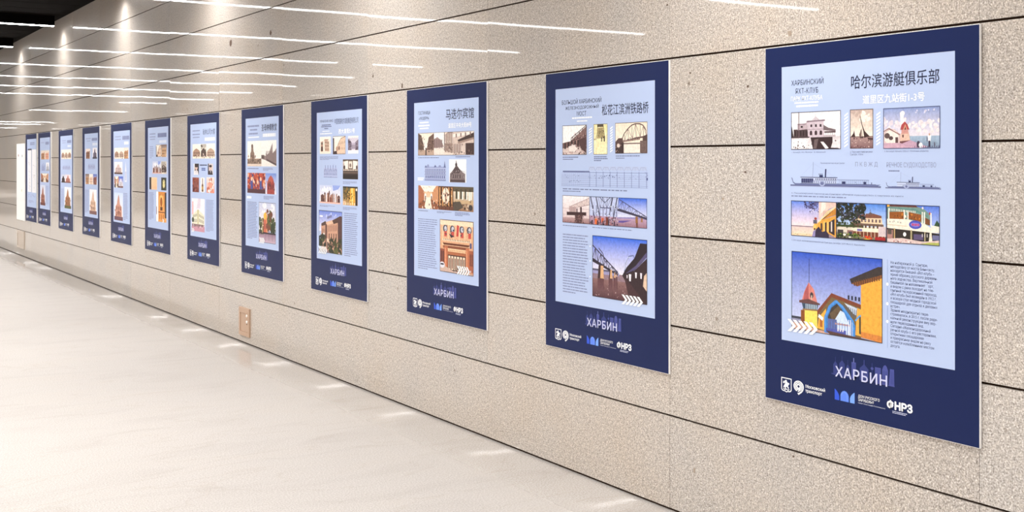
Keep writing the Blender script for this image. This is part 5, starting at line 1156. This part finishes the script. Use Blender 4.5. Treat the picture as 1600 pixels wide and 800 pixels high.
chevrons(L['chev'], t, 4)
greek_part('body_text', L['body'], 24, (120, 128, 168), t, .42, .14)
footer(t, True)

# ---- sixth: the department store
L = LAY[7]
t = poster(7, 10.51, 'sixth navy poster from the right, its large photo a cream corner store')
for q in ('t1', 't2', 't3'):
    greek_part('small_title', L[q], 1, (140, 148, 186), t, .6, 0, 1)
text('chinese_title', '秋林公司大楼', L['cn'], (64, 70, 108), t); greek_part('chinese_address', L['ad'], 1, PAPER, t, .95, 0, 1)
for r_, kk in zip(split(L['A'], L['d1'], L['d2']), (0, 1, 2)):
    photo(t, r_, store_old, 'sepia photo of the store', k=kk)
photo(t, L['B'], portrait, 'black and white portrait photo'); photo(t, L['B2'], portrait, 'black and white portrait photo', flip=True)
greek_part('caption', L['tB'], 1, (60, 66, 104), t, .9, 0, 1); greek_part('caption', L['tB2'], 2, (90, 110, 170), t, .8, 0, 1)
photo(t, L['C'], wares, 'brown photo of wares', c1=(150, 76, 60), c2=(120, 60, 52)); photo(t, L['C2'], bottle_pic, 'photo of a brown bottle'); photo(t, L['C3'], wares, 'pink photo of wares', c1=(250, 226, 216), c2=(226, 140, 116))
photo(t, L['E'], corner_store, 'large photo of a cream corner store')
chevrons(L['chev'], t, 3)
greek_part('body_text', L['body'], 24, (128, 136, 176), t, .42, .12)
footer(t, True)

# ---- seventh
L = LAY[6]
t = poster(6, 12.107, 'seventh navy poster from the right, its large photo a narrow orange doorway')
for q in ('t1', 't2', 't3'):
    greek_part('small_title', L[q], 1, (146, 154, 192), t, .6, 0, 1)
greek_part('chinese_title', L['cn'], 1, (118, 126, 166), t, .8, 0, 1); greek_part('chinese_address', L['ad'], 1, (224, 230, 244), t, .95, 0, 1)
photo(t, L['A'], facade_sepia, 'sepia photo of a curved facade', tone=1); photo(t, L['A2'], block_pic, 'brown photo of a building', s1=(120, 90, 76), wall=(206, 164, 122)); photo(t, L['B'], monument, 'photo of houses under a blue sky'); photo(t, L['B2'], store_old, 'grey photo of people', k=1)
a = Art(L['C'], 3e-4); a.rect(0, 0, 1, 1, (250, 214, 168), (248, 200, 160)); a.rect(0, 0, .26, 1, (46, 36, 38)); a.row(4, .36, .1, .95, .9, .2, (236, 180, 130)); a.build('photograph', t, 'photo with a dark strip and pale wall')
a = Art(L['C2'], 3e-4); a.rect(0, 0, 1, 1, (58, 60, 50)); a.ell(.5, .5, .24, .34, (226, 214, 150)); a.blobs(10, .1, .1, .9, .9, .06, [(90, 96, 66), (30, 30, 30)]); a.build('photograph', t, 'dark photo with a light centre')
photo(t, L['E'], grand_door, 'large photo of an orange doorway')
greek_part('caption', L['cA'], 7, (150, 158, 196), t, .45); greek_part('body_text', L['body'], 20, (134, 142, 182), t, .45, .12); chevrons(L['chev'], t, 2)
footer(t, True)

# ---- eighth
L = LAY[5]
t = poster(5, 13.698, 'eighth navy poster from the right, with a tall pale tower sketch beside stacked photos')
for q in ('t1', 't2'):
    greek_part('small_title', L[q], 1, (150, 158, 196), t, .6, 0, 1)
greek_part('chinese_title', L['cn'], 1, (130, 138, 178), t, .8, 0, 1); greek_part('chinese_address', L['ad'], 1, (236, 240, 248), t, .95, 0, 1)
r_ = L['A']; third = (r_[2] - r_[0]) / 3
for r2, fn, kw, lb in zip(split(r_, r_[0] + third, r_[0] + 2 * third), (store_old, store_old, block_pic), ({'k': 0}, {'k': 2}, {}), ('sepia photo of a church', 'pale photo of a street', 'brown photo of a building')):
    photo(t, r2, fn, lb, **kw)
photo(t, L['B'], tall_pic, 'pale photo of a building', s1=(244, 236, 240), wall=(214, 190, 186), ground=(96, 66, 60), spire=False)
r_ = L['Cc']; m_ = (r_[0] + r_[2]) / 2
photo(t, (r_[0], r_[1], m_, r_[3]), hall, 'photo of a dark interior', wall=(150, 84, 50), floor=(60, 40, 36)); photo(t, (m_, r_[1], r_[2], r_[3]), tall_pic, 'photo of a building under a blue sky', s1=(58, 100, 206), wall=(226, 220, 226), ground=(120, 70, 60), spire=False)
a = Art(L['Dr'], 3e-4); a.poly([(.2, 1), (.3, .5), (.42, .2), (.5, 0), (.58, .2), (.7, .5), (.8, 1)], (222, 226, 240)); a.row(3, .3, .5, .7, .94, .4, (150, 156, 196)); a.build('tower_sketch', t)
photo(t, L['E'], tall_pic, 'large photo of a pink riverside building', s1=(206, 222, 246), wall=(206, 150, 130), ground=(110, 70, 84))
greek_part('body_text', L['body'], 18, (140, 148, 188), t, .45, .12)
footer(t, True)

# ---- ninth
L = LAY[4]
t = poster(4, 15.305, 'ninth navy poster from the right, its large photo a pale tower at the right')
for q in ('t1', 't2'):
    greek_part('small_title', L[q], 1, (152, 160, 200), t, .6, 0, 1)
greek_part('chinese_title', L['cn'], 1, (130, 138, 178), t, .8, 0, 1); greek_part('chinese_address', L['ad'], 1, (226, 232, 246), t, .95, 0, 1)
photo(t, L['A'], block_pic, 'brown photo of a building', s1=(244, 226, 214), wall=(150, 106, 84)); photo(t, L['A2'], tall_pic, 'grey photo of a tower', s1=(240, 236, 240), wall=(120, 110, 130), ground=(66, 60, 76))
photo(t, L['Dr'], elevation_blue, 'faint blue elevation drawing', name='elevation_drawing')
r_ = L['C']; third = (r_[2] - r_[0]) / 3
for r2, kw, lb in zip(split(r_, r_[0] + third, r_[0] + 2 * third), (dict(s1=(120, 90, 80)), dict(s1=(250, 240, 230), wall=(236, 204, 180), dark=(190, 140, 120)), dict(s1=(80, 110, 200), wall=(150, 90, 76))), ('brown photo of a hall', 'pale photo of a facade', 'photo of a red house under a blue sky')):
    photo(t, r2, block_pic, lb, **kw)
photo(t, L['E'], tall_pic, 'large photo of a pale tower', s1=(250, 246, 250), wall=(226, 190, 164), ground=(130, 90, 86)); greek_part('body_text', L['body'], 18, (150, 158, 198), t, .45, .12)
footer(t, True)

# ---- tenth
L = LAY[3]
t = poster(3, 16.902, 'tenth navy poster from the right, its large photo a brown tower against white sky')
for q in ('t1', 't2'):
    greek_part('small_title', L[q], 1, (156, 164, 204), t, .6, 0, 1)
greek_part('chinese_title', L['cn'], 1, (134, 142, 182), t, .8, 0, 1); greek_part('chinese_address', L['ad'], 1, (226, 232, 246), t, .95, 0, 1)
r_ = L['A']; third = (r_[2] - r_[0]) / 3
for r2, kk in zip(split(r_, r_[0] + third, r_[0] + 2 * third), (0, 2, 0)):
    photo(t, r2, store_old, 'sepia photo of a house', k=kk)
photo(t, L['Dr'], elevation_blue, 'faint blue elevation drawing', name='elevation_drawing')
r_ = L['C']; m_ = r_[0] + (r_[2] - r_[0]) * .42
photo(t, (r_[0], r_[1], m_, r_[3]), tall_pic, 'dark photo of a building', s1=(200, 206, 226), wall=(60, 46, 52), ground=(80, 60, 60), spire=False); photo(t, (m_, r_[1], r_[2], r_[3]), tall_pic, 'pink photo of a pointed building', s1=(236, 222, 230), wall=(196, 130, 116), ground=(140, 90, 84))
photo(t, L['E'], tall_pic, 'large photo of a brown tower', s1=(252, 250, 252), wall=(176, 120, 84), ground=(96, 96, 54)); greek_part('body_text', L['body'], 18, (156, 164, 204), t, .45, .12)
footer(t, True)

# ---- eleventh
L = LAY[2]
t = poster(2, 18.512, 'eleventh navy poster from the right, with an orange interior photo in its middle')
greek_part('small_title', L['t1'], 2, (156, 164, 204), t, .6, 0, 1)
greek_part('chinese_title', L['cn'], 1, (138, 146, 186), t, .8, 0, 1)
r_ = L['A']; m_ = (r_[0] + r_[2]) / 2
photo(t, (r_[0], r_[1], m_, r_[3]), block_pic, 'brown photo of a building'); photo(t, (m_, r_[1], r_[2], r_[3]), block_pic, 'pink photo of a building', wall=(226, 170, 140), dark=(190, 96, 90))
photo(t, L['Dr'], skyline_sketch, 'faint blue sketch of towers', name='elevation_drawing'); photo(t, L['B'], tall_pic, 'white photo of a tower', s1=(250, 248, 250), wall=(206, 206, 214), ground=(170, 166, 176))
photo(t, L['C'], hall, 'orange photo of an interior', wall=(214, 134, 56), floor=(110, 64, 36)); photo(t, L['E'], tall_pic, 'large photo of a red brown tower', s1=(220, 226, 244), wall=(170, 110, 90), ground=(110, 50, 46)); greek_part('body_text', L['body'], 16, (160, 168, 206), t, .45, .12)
footer(t, True)

# ---- twelfth, the introduction
L = LAY[1]
t = poster(1, 19.642, 'farthest navy poster, with two tall white scrolls instead of photos')
greek_part('chinese_title', L['cn'], 2, (136, 144, 184), t, .7, 0, 1)
photo(t, L['A'], scroll, 'tall white scroll', name='scroll_print'); photo(t, L['B'], scroll, 'tall white scroll', name='scroll_print', mark=(110, 116, 150))
a = Art((L['A'][0], L['A'][1] - .012, L['A'][2], L['A'][1] + .012), 9e-4); a.rect(0, 0, 1, 1, (70, 70, 96)); a.build('scroll_rod', t)
a = Art((L['A'][2] - .02, L['A'][1], L['A'][2], L['A'][3]), 9e-4); a.rect(0, 0, 1, 1, (110, 104, 116)); a.build('scroll_edge', t)
a = Art(L['m'], 3e-4); a.blobs(22, .02, .05, .98, .95, .16, [(70, 84, 150), (110, 126, 190)]); a.build('blue_ornament', t)
greek_part('body_text', L['body'], 3, (150, 158, 200), t, .5, .2)
footer(t, True)

# ---------------------------------------------------------------- other things on the wall
t = thing('notice_board', (0, 21.45, 0.598), 'plain white board left of the farthest navy poster', 'board')
b = MB(); b.box((-0.013, -0.806, 0), (-0.002, 0, 1.287)); b.build('panel', WHITE, t, bevel=0.002)
for yy, zz, c in ((-0.2, 1.09, (150, 90, 90)), (-0.56, 1.08, (150, 154, 170)), (-0.52, 0.5, (206, 206, 170))):
    a = Art((0, 0, 1, 1), 0); a.clip = False
    me = MB(); me.disc((-0.0129, yy, zz), 0.022, 0.004, 10); me.build('pin', simple('pin_head', c, 0.5), t)

def service_hatch(y0, y1, z0, z1, mat, label, screws):
    t = thing('service_hatch', (0, y1, z0), label, 'wall hatch')
    w, h = y1 - y0, z1 - z0
    b = MB()
    f = 0.035
    for q in (((-.014, -w, 0), (.001, -w + f, h)), ((-.014, -f, 0), (.001, 0, h)), ((-.014, -w + f, 0), (.001, -f, f)), ((-.014, -w + f, h - f * 1.3), (.001, -f, h))):
        b.box(*q)
    b.build('frame', mat, t)
    b = MB(); b.box((-.009, -w + f + .002, f + .002), (.001, -f - .002, h - f * 1.3 - .002)); b.build('door', mat, t)
    for zz in screws:
        s = MB(); s.disc((-.0088, -w + f + .03, h * zz), .013, .008); s.build('screw', STEEL, t)
    if screws:
        s = MB(); s.disc((-.0088, -w + f + .032, h * (screws[-1] - .07)), .007, .002); s.build('keyhole', DARKSTEEL, t)
service_hatch(9.663, 9.927, 0.068, 0.31, BRONZE, 'small tan metal hatch low on the wall below the fifth poster', (.74, .52))
service_hatch(20.72, 21.4, 0.125, 0.427 - 0.01, simple('stone_coloured_metal', (196, 182, 168), 0.4), 'stone coloured hatch low on the wall under the white board', ())
